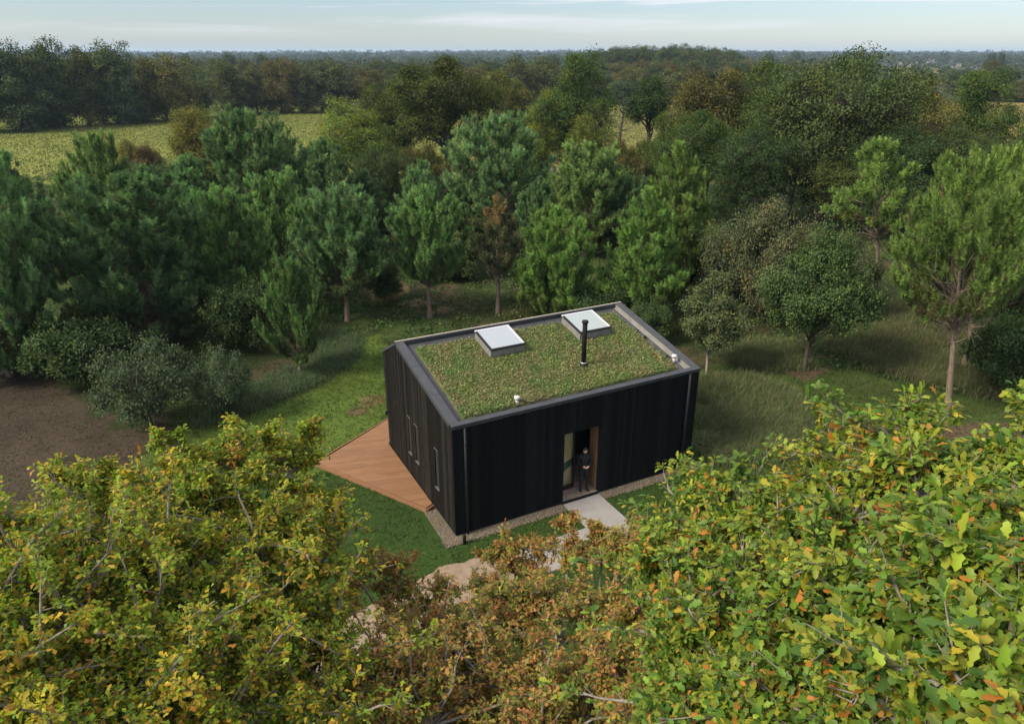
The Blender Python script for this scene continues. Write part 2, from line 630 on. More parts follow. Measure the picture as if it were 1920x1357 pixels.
# ------------------------------------------------------------------ broadleaf
def broad_data(seed, h=14.0, Rr=6.5, cb=0.28, nb=16, ncl=60, nleaf=22, leaf=0.22, csig=0.42, tmpl=LEAF_QUAD, base_col=(0.06, 0.085, 0.025), var=.25, warm=.15, lm=None, bark=None, top_round=1.0, trunk=True, flat=0.62, stems=1, tr=None, branches=True, cone=0.0, ragged=0.13, spread=.74, bsc=1.0, spikes=0):
    r = np.random.default_rng(seed)
    lm = lm or M_leaf
    bark = bark or M_bark_dark
    tr = tr or 0.022 * h + .05
    cz = h * (cb + 1) / 2
    hz = h * (1 - cb) / 2
    # bough centres : spread in the crown ellipsoid
    cs = []
    tries = 0
    while len(cs) < nb and tries < 4000:
        tries += 1
        q = r.uniform(-1, 1, 3)
        l = np.linalg.norm(q)
        if l > 1 or l < .25:
            continue
        if q[2] < -.3 and r.random() < .5:
            continue
        kz = 1 - cone * max(0, q[2] + .3)
        c = np.array([q[0] * Rr * spread * kz, q[1] * Rr * spread * kz, cz + q[2] * hz * .78])
        if all(np.linalg.norm((c - e) / [Rr, Rr, hz * 1.1]) > .36 for e in cs) or tries > 2500:
            cs.append(c)
    cs = np.array(cs)
    br = np.array([bsc * r.uniform(.20, .46) * (1 - .5 * cone * max(0, (c[2] - cz) / hz)) for c in cs])
    lines = []
    fork = h * (cb * .85)
    stem = []
    if trunk:
        for s in range(stems):
            off = np.array([0, 0, 0.0]) if stems == 1 else np.array([*r.normal(0, .12 * Rr, 2), 0])
            top = np.array([*r.normal(0, .03 * h, 2), h * .78]) + off * 3
            k = 7
            tp = curve(off, top, r, 0, k, .012)
            lines.append((tp, tr / math.sqrt(stems) * np.array([1.35, 1.0, .9, .75, .55, .35, .12])))
            stem.append(tp)
    P, ND, OUT, CI = [], [], [], []
    for c, b in zip(cs, br):
        rx, rz = b * Rr, b * hz * 1.15
        rz = min(rz, rx * 1.1)
        if trunk:
            tp = stem[int(r.integers(len(stem)))]
            zf = min(max(fork, c[2] - r.uniform(.25, .5) * h * .55), h * .7)
            p0 = np.array([np.interp(zf, tp[:, 2], tp[:, q]) for q in range(3)])
            lines.append((curve(p0, c, r, .07, 5, .05), np.linspace(tr * .42, tr * .10, 5)))
        n = ncl
        d = norm(r.normal(0, 1, (n, 3)) + [0, 0, .25])
        rad = r.uniform(.2, 1.0, n) ** .5 * (1 + ragged * r.normal(0, 1, n))
        cl = c + d * rad[:, None] * np.array([rx, rx, rz])
        if trunk and branches:
            for q in range(0, n, 3):
                lines.append((curve(c, cl[q], r, .05, 3, .06), np.array([tr * .09, tr * .05, tr * .02])))
        for q in range(spikes):      # upright shoots that break the outline
            j = int(r.integers(0, n))
            cl[j] = c + norm(r.normal(0, .5, 3) + UP) * np.array([rx, rx, rz]) * r.uniform(1.1, 1.9)
            if trunk:
                lines.append((np.array([c, cl[j]]), np.array([tr * .05, tr * .015])))
        idx = np.repeat(np.arange(n), nleaf)
        g = r.normal(0, 1, (len(idx), 3)) * np.array([csig, csig, csig * flat])
        p = cl[idx] + g
        o = norm((p - np.array([0, 0, cz - .3 * hz])) / np.array([Rr, Rr, hz])) * .5 + norm(p - c) * .5
        nn = norm(o * .75 + UP * .55 + r.normal(0, .45, p.shape))
        P.append(p)
        ND.append(nn)
        CI.append(idx + n * len(CI))
    P = np.concatenate(P)
    ND = np.concatenate(ND)
    CI = np.concatenate(CI)
    keep = P[:, 2] > .05
    P, ND, CI = P[keep], ND[keep], CI[keep]
    n = len(P)
    ld = norm(r.normal(0, 1, (n, 3)) + ND * .2 - UP * .15)
    rot = frames(ld, ND)
    cv = r.normal(0, 1, CI.max() + 1)
    cw = r.random(CI.max() + 1)
    bc = np.array(base_col)
    tint = bc[None] * (1 + var * cv[CI][:, None] + r.normal(0, .16, (n, 1)))
    wm = (cw[CI] < warm)[:, None]
    tint = np.where(wm, tint * np.array([1.5, 1.12, .8]), tint)
    tint = np.clip(tint, .004, 1)
    V, Fc, T = scatter(tmpl[0] - [.5, 0, 0], tmpl[1], P, rot, leaf * r.uniform(.7, 1.25, n), tint)
    d = dict(h=h, w=2 * Rr * 1.02, crown=make_mesh(V, Fc, lm, T, name='crown'))
    if trunk:
        tw, tf = tubes(lines, 6)
        d['trunk'] = make_mesh(tw, tf, bark, smooth=True, name='trunk')
    return d


def place(name, data, x, y, h, wid, label, cat, group=None, rz=None, z=0.0, flatone=False):
    s = h / data['h']
    sx = wid / data['w']
    sx = min(max(sx, s * .55), s * 1.75)
    rz = random.uniform(0, 2 * PI) if rz is None else rz
    if flatone:
        o = link(name, data['crown'])
        o.location = (x, y, z)
        o.rotation_euler = (0, 0, rz)
        o.scale = (sx, sx, s)
        return tag(o, label, cat, group)
    e = empty(name, (x, y, z), rz)
    e.scale = (sx, sx, s)
    tag(e, label, cat, group)
    link('trunk', data['trunk'], e)
    link('crown', data['crown'], e)
    return e


def spec(px, base_py, top_py, wpx):
    """pixel description -> world x, y, height, width"""
    th = PITCH + math.atan((base_py - 678.5) / 1354.66)
    Y = CH / math.tan(th)
    ta = PITCH - math.atan((678.5 - top_py) / 1354.66)
    h = CH - Y * math.tan(ta)
    zc = h * .25
    dep = Y * math.cos(PITCH) + (CH - zc) * math.sin(PITCH)
    return (px - 960) / 1354.66 * dep, Y, h, wpx / 1354.66 * dep


# ------------------------------------------------------------------ house frame (world)
HA = np.array([-1.7956, 19.0630])
HTH = R(27.388)
HL, HW, HRV, HRZ, HEZ, HZ = 9.50, 6.5565, 4.909, 4.997, 4.126, 4.0
hu = np.array([math.cos(HTH), math.sin(HTH)])
hv = np.array([-math.sin(HTH), math.cos(HTH)])


def hl(u, v):
    return tuple(HA + hu * u + hv * v)


# ------------------------------------------------------------------ ground sheet
def terrain(x, y):
    d = np.hypot(x, y)
    a = np.clip((d - 700) / 4500, 0, 1) ** 1.1 * 13
    b = fbm(x, y, 1500, 3, 3)
    return a * (0.0 + 2.0 * b) + np.clip((d - 500) / 900, 0, 1) * (b - .5) * 6


ZP = dict(
    mulch=pxpoly([(-500, 700), (-60, 655), (70, 690), (160, 735), (215, 780), (290, 797), (345, 800), (310, 850), (255, 880), (180, 925), (110, 990), (60, 1100), (260, 1330), (200, 1500), (-400, 1500)]),
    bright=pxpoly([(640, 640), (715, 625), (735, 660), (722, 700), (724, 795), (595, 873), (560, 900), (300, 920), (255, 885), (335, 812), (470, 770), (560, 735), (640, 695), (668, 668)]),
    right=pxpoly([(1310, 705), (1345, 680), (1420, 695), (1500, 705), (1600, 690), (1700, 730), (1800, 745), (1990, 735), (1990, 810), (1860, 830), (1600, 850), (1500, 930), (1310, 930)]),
    m_house=pxpoly([(1316, 712), (1400, 712), (1470, 735), (1512, 780), (1500, 830), (1440, 866), (1330, 868)]),
    m_left=pxpoly([(440, 745), (560, 690), (630, 625), (668, 640), (668, 668), (600, 715), (500, 760), (430, 790), (370, 800)]),
    m_mid=pxpoly([(1335, 672), (1420, 640), (1500, 645), (1520, 690), (1440, 697)]),
    m_right=pxpoly([(1545, 650), (1600, 600), (1700, 560), (1990, 600), (1990, 735), (1860, 748), (1760, 728), (1650, 700)]),
    m_back=pxpoly([(940, 600), (980, 560), (1130, 520), (1260, 570), (1290, 640), (1180, 560)]),
    sand=[hl(1.62, -1.45), hl(1.62, -2.75), hl(-.3, -2.7), hl(-2.2, -3.1), hl(-4.5, -3.6), hl(-8, -5.5), hl(-8.6, -4.4), hl(-5, -2.2), hl(-2.6, -1.6), hl(-.6, -1.15), hl(.6, -1.25)],
)
xs = np.concatenate([np.arange(-34, 34.01, .21)])
gx = 34 * 1.14 ** np.arange(1, 46)
xs = np.concatenate([-gx[::-1], xs, gx])
ys = np.arange(6, 62, .21)
gy = [62.0]
st = .25
while gy[-1] < 9000:
    st *= 1.055
    gy.append(gy[-1] + st)
ys = np.concatenate([[-40, -20, -5, 2], ys, gy])
GX, GY = np.meshgrid(xs, ys)
jx = (fbm(GX, GY, 1.6, 11, 3) - .5) * 1.1
jy = (fbm(GX, GY, 1.6, 14, 3) - .5) * 1.1
near = (np.abs(GX) < 60) & (GY < 80)
WX, WY = GX + jx, GY + jy
n1 = fbm(GX, GY, 3.5, 1, 4)[..., None]
n2 = fbm(GX, GY, .9, 5, 3)[..., None]
lawn = np.array([.028, .056, .012])
C = np.broadcast_to(np.array([.030, .042, .014]), GX.shape + (3,)).copy() * (0.6 + .8 * n1)
weeds = (n1 > .52) & (GY[..., None] > 33) & (GY[..., None] < 75)
C = np.where(weeds, np.array([.042, .062, .018]) * (.6 + .8 * n2), C)
litter = (n1 < .36) & (GY[..., None] > 30)
C = np.where(litter, np.array([.050, .044, .024]) * (.6 + .8 * n2), C)
lawnzone = (GY[..., None] < 31) & (GX[..., None] > -13)
C = np.where(lawnzone, lawn * (.7 + .6 * n1), C)
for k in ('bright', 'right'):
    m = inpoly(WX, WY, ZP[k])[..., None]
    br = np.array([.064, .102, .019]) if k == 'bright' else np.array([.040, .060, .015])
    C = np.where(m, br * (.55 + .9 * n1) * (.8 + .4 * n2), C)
for k in ('m_house', 'm_left', 'm_mid', 'm_right', 'm_back'):
    m = inpoly(WX, WY, ZP[k])[..., None]
    C = np.where(m, np.array([.065, .075, .032]) * (.6 + .8 * n2), C)
m = inpoly(WX + 2 * jx + (n2[..., 0] - .5) * 1.6, WY + 2 * jy, ZP['mulch'])[..., None]
C = np.where(m, np.array([.052, .041, .029]) * (.6 + .8 * n2) * (.85 + .3 * n1), C)


def spot(px, py, rx, ry, c):
    global C
    g = ground(px, py)
    d = ((WX - g[0]) / rx) ** 2 + ((WY - g[1]) / ry) ** 2
    C = np.where((d < 1)[..., None], np.array(c) * (.7 + .6 * n2), C)


spot(690, 750, .75, .6, (.10, .085, .035))
spot(665, 768, .4, .3, (.10, .085, .04))
spot(730, 545, 1.3, 2.4, (.10, .07, .04))
spot(775, 567, 1.0, .5, (.16, .12, .08))
spot(822, 582, .5, .7, (.15, .10, .06))
spot(1500, 697, 1.25, .55, (.085, .055, .038))
spot(1870, 815, 2.2, .9, (.085, .058, .04))
spot(1745, 545, 2.0, 2.5, (.11, .075, .05))
# farmland beyond the trees
far = GY > 88
f1 = fbm(GX, GY, 40, 21, 3)[..., None]
rows = (fbm(GX, GY, 5, 25, 3))[..., None]
crop = np.array([.135, .150, .036]) * (.7 + .6 * f1) * (.75 + .5 * rows)
dry = np.array([.145, .140, .042]) * (.75 + .5 * f1) * (.75 + .5 * rows)
gold = np.array([.20, .145, .05]) * (.8 + .4 * f1)
fld = np.where((GX < -8)[..., None], crop, dry)
fld = np.where((GX > 80)[..., None], gold, fld)
C = np.where((far & (GY < 245))[..., None], fld, C)
p1_ = fbm(GX, GY, 260, 31, 2)[..., None]
distant = np.where(p1_ > .56, np.array([.11, .105, .05]), np.array([.035, .045, .022]))
C = np.where((GY > 245)[..., None], distant, C)
GZ = terrain(GX, GY) + np.where(near, (fbm(GX, GY, 2.5, 8, 3) - .5) * .10, 0)
hx = (GX - HA[0]) * hu[0] + (GY - HA[1]) * hu[1]
hy = (GX - HA[0]) * hv[0] + (GY - HA[1]) * hv[1]
prox = np.clip(np.maximum(np.maximum(-hx - 4, hx - HL - 1.5), np.maximum(-hy - 5, hy - HW - 3)) / 2, 0, 1)
GZ = np.where(near, GZ * prox, GZ)
V = np.stack([GX, GY, GZ], -1).reshape(-1, 3)
ny, nx = GX.shape
i = (np.arange(ny - 1)[:, None] * nx + np.arange(nx - 1)[None]).ravel()
Fq = np.stack([i, i + 1, i + nx + 1, i + nx], -1)
M_ground, t, b = mat('ground soil and turf')
at = N(t, 'ShaderNodeAttribute', _attribute_name='tint')
tcn = N(t, 'ShaderNodeTexCoord')
n_a = N(t, 'ShaderNodeTexNoise', Scale=5.5, Detail=8.0, Roughness=.7)
n_b = N(t, 'ShaderNodeTexNoise', Scale=26, Detail=6.0, Roughness=.7)
mr = N(t, 'ShaderNodeMapRange')
mr.inputs[1].default_value = .3
mr.inputs[2].default_value = .7
mr.inputs[3].default_value = .55
mr.inputs[4].default_value = 1.45
ad = N(t, 'ShaderNodeMath', _operation='ADD')
hf = N(t, 'ShaderNodeMath', _operation='MULTIPLY')
hf.inputs[1].default_value = .5
vm = N(t, 'ShaderNodeVectorMath', _operation='SCALE')
bp = N(t, 'ShaderNodeBump', Strength=.9, Distance=.06)
t.links.new(tcn.outputs['Object'], n_a.inputs['Vector'])
t.links.new(tcn.outputs['Object'], n_b.inputs['Vector'])
t.links.new(n_a.outputs['Fac'], ad.inputs[0])
t.links.new(n_b.outputs['Fac'], ad.inputs[1])
t.links.new(ad.outputs[0], hf.inputs[0])
t.links.new(hf.outputs[0], mr.inputs[0])
t.links.new(at.outputs['Color'], vm.inputs[0])
t.links.new(mr.outputs[0], vm.inputs['Scale'])
t.links.new(vm.outputs[0], b.inputs['Base Color'])
t.links.new(n_b.outputs['Fac'], bp.inputs['Height'])
t.links.new(bp.outputs[0], b.inputs['Normal'])
b.inputs['Roughness'].default_value = .95
b.inputs['Specular IOR Level'].default_value = .1
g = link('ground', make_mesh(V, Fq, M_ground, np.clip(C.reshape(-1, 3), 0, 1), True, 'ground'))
tag(g, 'grassy ground with a mown strip, brown litter and far crop fields', 'ground', kind='structure')

# sandy path and concrete entrance slab
M_sand = simple('compacted sand', (.185, .138, .095), .95, nscale=3.5, namp=.25, bump=.5, bscale=90)
M_conc = simple('brushed concrete', (.20, .195, .19), .8, nscale=2.2, namp=.12, bump=.15, bscale=120)


def wavy(poly, step=.3, amp=.10, seed=3):
    r = np.random.default_rng(seed)
    o = []
    for k in range(len(poly)):
        a, b_ = np.array(poly[k]), np.array(poly[(k + 1) % len(poly)])
        n = max(1, int(np.linalg.norm(b_ - a) / step))
        for q in range(n):
            p = a + (b_ - a) * q / n
            if q:
                p = p + r.normal(0, amp, 2)
            o.append(tuple(p))
    return o


def sheet(name, poly, z, m, label, cat='path'):
    mb = MB()
    mb.add([(x, y, z) for x, y in poly], [tuple(range(len(poly)))])
    o = mb.build(name, m)
    for p in o.data.polygons:
        if p.normal.z < 0:
            p.flip()
    return tag(o, label, cat, kind='structure')


sheet('path', wavy(ZP['sand'], .3, .06), .012, M_sand, 'pale sandy footpath leading from the concrete slab past the house corner')
mb = MB()
sl_poly = [hl(3.97, -.05), hl(3.97, -1.52), hl(1.6, -1.52), hl(1.6, -2.86), hl(5.42, -2.86), hl(5.42, -.05)]
mb.prism(sl_poly[::-1] if False else sl_poly, -.05, .045)
o = mb.build('pavement', M_conc, bevel=.012)
bm_ = bmesh.new()
bm_.from_mesh(o.data)
bmesh.ops.recalc_face_normals(bm_, faces=bm_.faces)
bm_.to_mesh(o.data)
bm_.free()
tag(o, 'light grey concrete entrance slab in front of the doorway', 'pavement', kind='structure')

# gravel drip strip along the walls
M_grav = simple('gravel bed', (.125, .105, .08), .95, nscale=40, namp=.5, bump=.9, bscale=110)
gp = [hl(-.42, 2.0), hl(-.45, -.1), hl(-.35, -.36), hl(3.95, -.36), hl(3.95, -.02), hl(5.44, -.02), hl(5.44, -.36), hl(9.7, -.40), hl(9.95, -.2), hl(9.95, 6.9), hl(9.45, 6.9), hl(9.45, .05), hl(.05, .05), hl(.05, 2.05)]
sheet('gravel_strip', gp, .018, M_grav, 'narrow gravel drip strip round the foot of the black walls', 'gravel')
r = np.random.default_rng(5)
pts = []
while len(pts) < 5200:
    u, v = r.uniform(-.7, 10), r.uniform(-.5, 2.1)
    if (v < -.02 and v > -.42 + .1 * (r.random() - .5) and u > -.5 and u < 9.9 and not (3.97 < u < 5.42)) or (u < -.02 and u > -.42 and v < 1.9 and v > -.3):
        pts.append(hl(u, v))
pts = np.array(pts)
ico = [(1, 0, 0), (-1, 0, 0), (0, 1, 0), (0, -1, 0), (0, 0, .7), (0, 0, -.7)]
icf = np.array([(0, 2, 4), (2, 1, 4), (1, 3, 4), (3, 0, 4), (2, 0, 5), (1, 2, 5), (3, 1, 5), (0, 3, 5)])
n = len(pts)
rot = frames(r.normal(0, 1, (n, 3)), r.normal(0, 1, (n, 3)))
pt = np.array([.145, .12, .09]) * r.uniform(.45, 1.5, (n, 1)) * (1 + r.normal(0, .06, (n, 3)))
V, Fc, T = scatter(np.array(ico), icf, np.column_stack([pts, np.full(n, .025)]), rot, np.column_stack([r.uniform(.012, .032, n)] * 3), pt)
M_peb = leafmat('pebbles', 0, .9, .2)
o = link('gravel_stones', make_mesh(V, Fc, M_peb, np.clip(T, 0, 1)))
tag(o, 'loose beige gravel stones lying along the base of the walls', 'gravel', kind='stuff')


# ------------------------------------------------------------------ grass
def blades(pts, hmin, hmax, wd, per, spread, lean, cols, seed, z=0.0, sway=0.0, gain=1.0):
    r = np.random.default_rng(seed)
    n0 = len(pts)
    idx = np.repeat(np.arange(n0), per)
    n = len(idx)
    base = np.column_stack([pts[idx] + r.normal(0, spread, (n, 2)), np.full(n, z)])
    tuft_h = r.uniform(.6, 1.2, n0)[idx]
    hgt = r.uniform(hmin, hmax, n) * tuft_h
    az = r.uniform(0, 2 * PI, n)
    le = np.abs(r.normal(0, lean, n))
    dirh = np.column_stack([np.cos(az), np.sin(az)])
    mid = base.copy()
    mid[:, :2] += dirh * (hgt * le * .35)[:, None]
    mid[:, 2] += hgt * .6
    tip = base.copy()
    tip[:, :2] += dirh * (hgt * le)[:, None] + np.array([sway, 0]) * hgt[:, None]
    tip[:, 2] += hgt * np.clip(1.05 - .45 * le, .4, 1.05)
    sx = np.column_stack([-np.sin(az + r.normal(0, .7, n)), np.cos(az), np.zeros(n)]) * (wd * r.uniform(.6, 1.3, n) / 2)[:, None]
    V = np.stack([base - sx, base + sx, mid + sx * .8, mid - sx * .8, tip], 1).reshape(-1, 3)
    k = np.arange(n)[:, None] * 5
    Fc = np.concatenate([k + [0, 1, 2], k + [0, 2, 3], k + [3, 2, 4]])
    cols = np.array(cols)
    ci = r.integers(0, len(cols), n0)[idx]
    other = r.random(n) < .35
    ci[other] = r.integers(0, len(cols), other.sum())
    T = cols[ci] * r.uniform(.6, 1.4, (n, 1)) * gain
    return V, Fc, np.repeat(T, 5, axis=0)


def sample(poly, n, seed):
    r = np.random.default_rng(seed)
    p = np.array(poly)
    lo, hi = p.min(0), p.max(0)
    o = np.zeros((0, 2))
    while len(o) < n:
        q = r.uniform(lo, hi, (n * 2, 2))
        o = np.concatenate([o, q[inpoly(q[:, 0], q[:, 1], poly)]])
    return o[:n]


def outside_house(p):
    d = p - HA
    a, b_ = d @ hu, d @ hv
    deck = (a > -3.1) & (a < .3) & (b_ > 1.6) & (b_ < 8.7) & (b_ < 6.6 + (a + 2.9) * .62) & (b_ > 1.35 - a * 1.78)
    slab = ((a > 3.9) & (a < 5.5) & (b_ < .1) & (b_ > -1.7)) | ((a > 1.5) & (a < 5.5) & (b_ < -1.4) & (b_ > -2.95))
    grav = (a > -.6) & (a < 10) & (b_ > -.42) & (b_ < 7)
    snd = inpoly(p[:, 0], p[:, 1], ZP['sand'])
    return ~(deck | slab | grav | snd)


GREENS = [(.034, .070, .013), (.042, .075, .015), (.028, .058, .012), (.055, .070, .020), (.062, .064, .025)]
r = np.random.default_rng(12)
lp = np.column_stack([r.uniform(-22, 28, 150000), r.uniform(12, 44, 150000)])
lp = lp[outside_house(lp)]
keep = ~inpoly(lp[:, 0], lp[:, 1], ZP['mulch']) | (r.random(len(lp)) < .10)
keep &= np.abs(lp[:, 0]) < 4 + lp[:, 1] * .78
keep &= r.random(len(lp)) < .35 + .65 * fbm(lp[:, 0], lp[:, 1], 2.0, 2, 3)
lp = lp[keep]
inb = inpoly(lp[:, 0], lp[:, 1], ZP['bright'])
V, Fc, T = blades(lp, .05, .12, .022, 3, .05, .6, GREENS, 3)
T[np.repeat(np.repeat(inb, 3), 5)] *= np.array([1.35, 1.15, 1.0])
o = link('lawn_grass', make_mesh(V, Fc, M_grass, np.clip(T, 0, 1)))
tag(o, 'short green lawn grass round the black house', 'grass', kind='stuff')

MEAD = [(.095, .130, .046), (.078, .115, .042), (.125, .138, .062), (.066, .102, .036), (.160, .145, .075)]
vs_, fs_, ts_ = [], [], []
nb_ = 0
for k, n, hm, cset in (('m_house', 4200, .8, MEAD), ('m_left', 3000, .6, [(.078, .120, .055), (.066, .105, .048), (.10, .128, .065), (.078, .115, .058)]),
                       ('m_mid', 1600, .6, MEAD), ('m_right', 8500, .75, MEAD + [(.10, .065, .03)]), ('m_back', 1200, .8, [(.09, .112, .038), (.125, .125, .045)])):
    p = sample(ZP[k], n, 40 + n)
    p = p[outside_house(p)]
    dn = fbm(p[:, 0], p[:, 1], 1.1, 55, 3)
    p = p[dn > .36]
    hm *= .72
    V, Fc, T = blades(p, hm * .35, hm * 1.25, .015, 17, .24, .85, cset, n, sway=.05, gain=.9)
    vs_.append(V)
    fs_.append(Fc + nb_)
    ts_.append(T)
    nb_ += len(V)
o = link('meadow_grass', make_mesh(np.concatenate(vs_), np.concatenate(fs_), M_grass, np.clip(np.concatenate(ts_), 0, 1)))
tag(o, 'tall unmown meadow grass in clumps beside the mown strips', 'grass', kind='stuff')

# leaf litter on the brown patch
p = sample(ZP['mulch'], 30000, 9)
n = len(p)
r = np.random.default_rng(4)
rot = frames(r.normal(0, 1, (n, 3)) * [1, 1, .25], UP + r.normal(0, .5, (n, 3)))
T = np.array([.056, .042, .031]) * r.uniform(.35, 1.6, (n, 1)) * (1 + r.normal(0, .08, (n, 3)))
V, Fc, T = scatter(LEAF_QUAD[0], LEAF_QUAD[1], np.column_stack([p, np.full(n, .06)]), rot, r.uniform(.03, .075, n), T)
o = link('leaf_litter', make_mesh(V, Fc, M_grass, np.clip(T, 0, 1)))
tag(o, 'brown fallen leaves and twigs covering the bare patch at left', 'leaf litter', kind='stuff')

# low weeds and brambles under the pines
r = np.random.default_rng(77)
q = np.column_stack([r.uniform(-60, 60, 12000), r.uniform(28, 96, 12000)])
q = q[np.abs(q[:, 0]) < 8 + q[:, 1] * .75]
for k in ('bright', 'right', 'mulch', 'm_house', 'm_left'):
    q = q[~inpoly(q[:, 0], q[:, 1], ZP[k])]
q = q[outside_house(q)]
q = q[(q[:, 1] > 34) | (np.abs(q[:, 0]) > 14)]
q = q[fbm(q[:, 0], q[:, 1], 5, 61, 3) > .40]
dens = fbm(q[:, 0], q[:, 1], 6, 66, 3)
nl = 16
idx = np.repeat(np.arange(len(q)), nl)
n = len(idx)
hh = (.15 + .9 * np.clip(dens - .42, 0, 1) * 3)[idx]
pp = np.column_stack([q[idx] + r.normal(0, .28, (n, 2)), np.abs(r.normal(0, .4, n)) * hh + .03])
rot = frames(r.normal(0, 1, (n, 3)), UP + r.normal(0, .55, (n, 3)))
cc = np.array([(.050, .088, .028), (.064, .105, .032), (.044, .074, .032), (.088, .102, .038)])[r.integers(0, 4, len(q))][idx]
V, Fc, T = scatter(LEAF_QUAD[0], LEAF_QUAD[1], pp, rot, r.uniform(.10, .24, n), cc * r.uniform(.6, 1.4, (n, 1)))
o = link('undergrowth', make_mesh(V, Fc, M_leaf, np.clip(T, 0, 1)))
tag(o, 'low dark green weeds and brambles growing under the pines', 'undergrowth', kind='stuff')

# crop in the far field
r = np.random.default_rng(78)
q = np.column_stack([r.uniform(-150, 160, 130000), r.uniform(90, 235, 130000)])
q = q[np.abs(q[:, 0]) < q[:, 1] * .76]
cA = [(.132, .150, .036), (.138, .150, .036), (.126, .145, .035)]
left_ = q[:, 0] < -8
V1, F1, T1 = blades(q[left_], .15, .32, .14, 3, .5, 1.0, cA, 1)
V2, F2, T2 = blades(q[~left_], .2, .45, .15, 2, .5, .9, [(.140, .138, .042), (.125, .128, .042)], 2)
o = link('crop', make_mesh(np.concatenate([V1, V2]), np.concatenate([F1, F2 + len(V1)]), M_grass, np.concatenate([T1, T2])))
tag(o, 'yellow-green crop covering the open fields beyond the pines', 'crop', kind='stuff')

# ------------------------------------------------------------------ house
house = empty('timber_house', (HA[0], HA[1], 0), HTH)
tag(house, 'small black charred-timber house with a sloping sedum roof standing on the lawn', 'house')

# charred boards: per-board random tone via island random
def char_mat(name, c0, c1, c2, rough, spec):
    m_, t, b = mat(name)
    geo = N(t, 'ShaderNodeNewGeometry')
    tcn = N(t, 'ShaderNodeTexCoord')
    mpn = N(t, 'ShaderNodeMapping')
    mpn.inputs['Scale'].default_value = (14, 14, 0.9)
    n1_ = N(t, 'ShaderNodeTexNoise', Scale=2.0, Detail=7.0, Roughness=.7)
    n2_ = N(t, 'ShaderNodeTexNoise', Scale=5.0, Detail=5.0, Roughness=.6)
    rp_ = N(t, 'ShaderNodeValToRGB')
    e = rp_.color_ramp.elements
    e[0].position = .30
    e[0].color = (*c0, 1)
    e[1].position = .78
    e[1].color = (*c2, 1)
    e2 = rp_.color_ramp.elements.new(.52)
    e2.color = (*c1, 1)
    ad_ = N(t, 'ShaderNodeMath', _operation='MULTIPLY_ADD')
    ad_.inputs[1].default_value = .26
    bp_ = N(t, 'ShaderNodeBump', Strength=.8, Distance=.01)
    mpw = N(t, 'ShaderNodeMath', _operation='ADD')
    mpw.inputs[1].default_value = -.13
    t.links.new(tcn.outputs['Object'], mpn.inputs['Vector'])
    t.links.new(mpn.outputs[0], n1_.inputs['Vector'])
    t.links.new(mpn.outputs[0], n2_.inputs['Vector'])
    t.links.new(geo.outputs['Random Per Island'], ad_.inputs[0])
    t.links.new(n1_.outputs['Fac'], ad_.inputs[2])
    t.links.new(ad_.outputs[0], mpw.inputs[0])
    t.links.new(mpw.outputs[0], rp_.inputs['Fac'])
    t.links.new(rp_.outputs['Color'], b.inputs['Base Color'])
    t.links.new(n2_.outputs['Fac'], bp_.inputs['Height'])
    t.links.new(bp_.outputs[0], b.inputs['Normal'])
    b.inputs['Roughness'].default_value = rough
    b.inputs['Specular IOR Level'].default_value = spec
    return m_


M_char = char_mat('charred timber', (.0012, .0020, .0024), (.0030, .0042, .0048), (.012, .0125, .0125), .8, .10)
M_weath_lit = char_mat('weathered sunlit charred timber', (.0025, .0026, .0025), (.0062, .0060, .0056), (.028, .0255, .0225), .8, .12)  # lighter copy for the gable: weathering plus its sunlit tone painted in

M_void = simple('black membrane', (.006, .006, .006), .9)
M_zinc = simple('anthracite zinc', (.036, .040, .048), .6, .15, nscale=3, namp=.22, bump=.08, bscale=8)
M_zincd = simple('dark roof membrane', (.035, .038, .043), .6, nscale=4, namp=.3)
M_flash_lit = simple('pale sunlit flashing', (.20, .20, .185), .55, .2, nscale=4, namp=.2)  # sunlit face of the right flashing put into a paler colour
M_curb = simple('grey zinc curb', (.20, .205, .205), .5, .25, nscale=5, namp=.2)
M_black = simple('black painted steel', (.008, .008, .009), .6, .0, .25)
M_white = simple('white plastic', (.42, .43, .44), .4)
M_alu = simple('pale aluminium', (.60, .61, .63), .35, .6)
M_sill = simple('pale sill metal', (.11, .108, .10), .5, .3)
M_reflect = simple('painted pane reflection', (.40, .33, .17), .6, nscale=5, namp=.2, stretch=(3, 3, .4))  # colour of the bright reflection in the sidelight pane
M_tan = simple('larch reveal panel', (.20, .12, .06), .6, nscale=6, namp=.25, stretch=(6, 6, .5))
M_floor = simple('worn wood floor', (.20, .155, .12), .75, nscale=7, namp=.3)
M_glassd, t, b = mat('dark window glass')
b.inputs['Base Color'].default_value = (.004, .005, .006, 1)
b.inputs['Roughness'].default_value = .15
b.inputs['Specular IOR Level'].default_value = .3
M_pane, t, b = mat('clear glazing')
b.inputs['Base Color'].default_value = (.9, .93, .92, 1)
b.inputs['Roughness'].default_value = .03
b.inputs['Transmission Weight'].default_value = 1.0
b.inputs['IOR'].default_value = 1.2
M_frost, t, b = mat('frosted skylight glazing')
b.inputs['Base Color'].default_value = (.25, .29, .33, 1)
b.inputs['Roughness'].default_value = .12
b.inputs['Coat Weight'].default_value = .25
b.inputs['Coat Roughness'].default_value = .05
M_sky2, t, b = mat('clear skylight glazing')
b.inputs['Base Color'].default_value = (.22, .27, .27, 1)
b.inputs['Roughness'].default_value = .08
b.inputs['Coat Weight'].default_value = 1.0
b.inputs['Coat Roughness'].default_value = .03


def roofz(v):
    return HZ + (HRZ - HZ) * v / HRV if v <= HRV else HRZ + (HEZ - HRZ) * (v - HRV) / (HW - HRV)


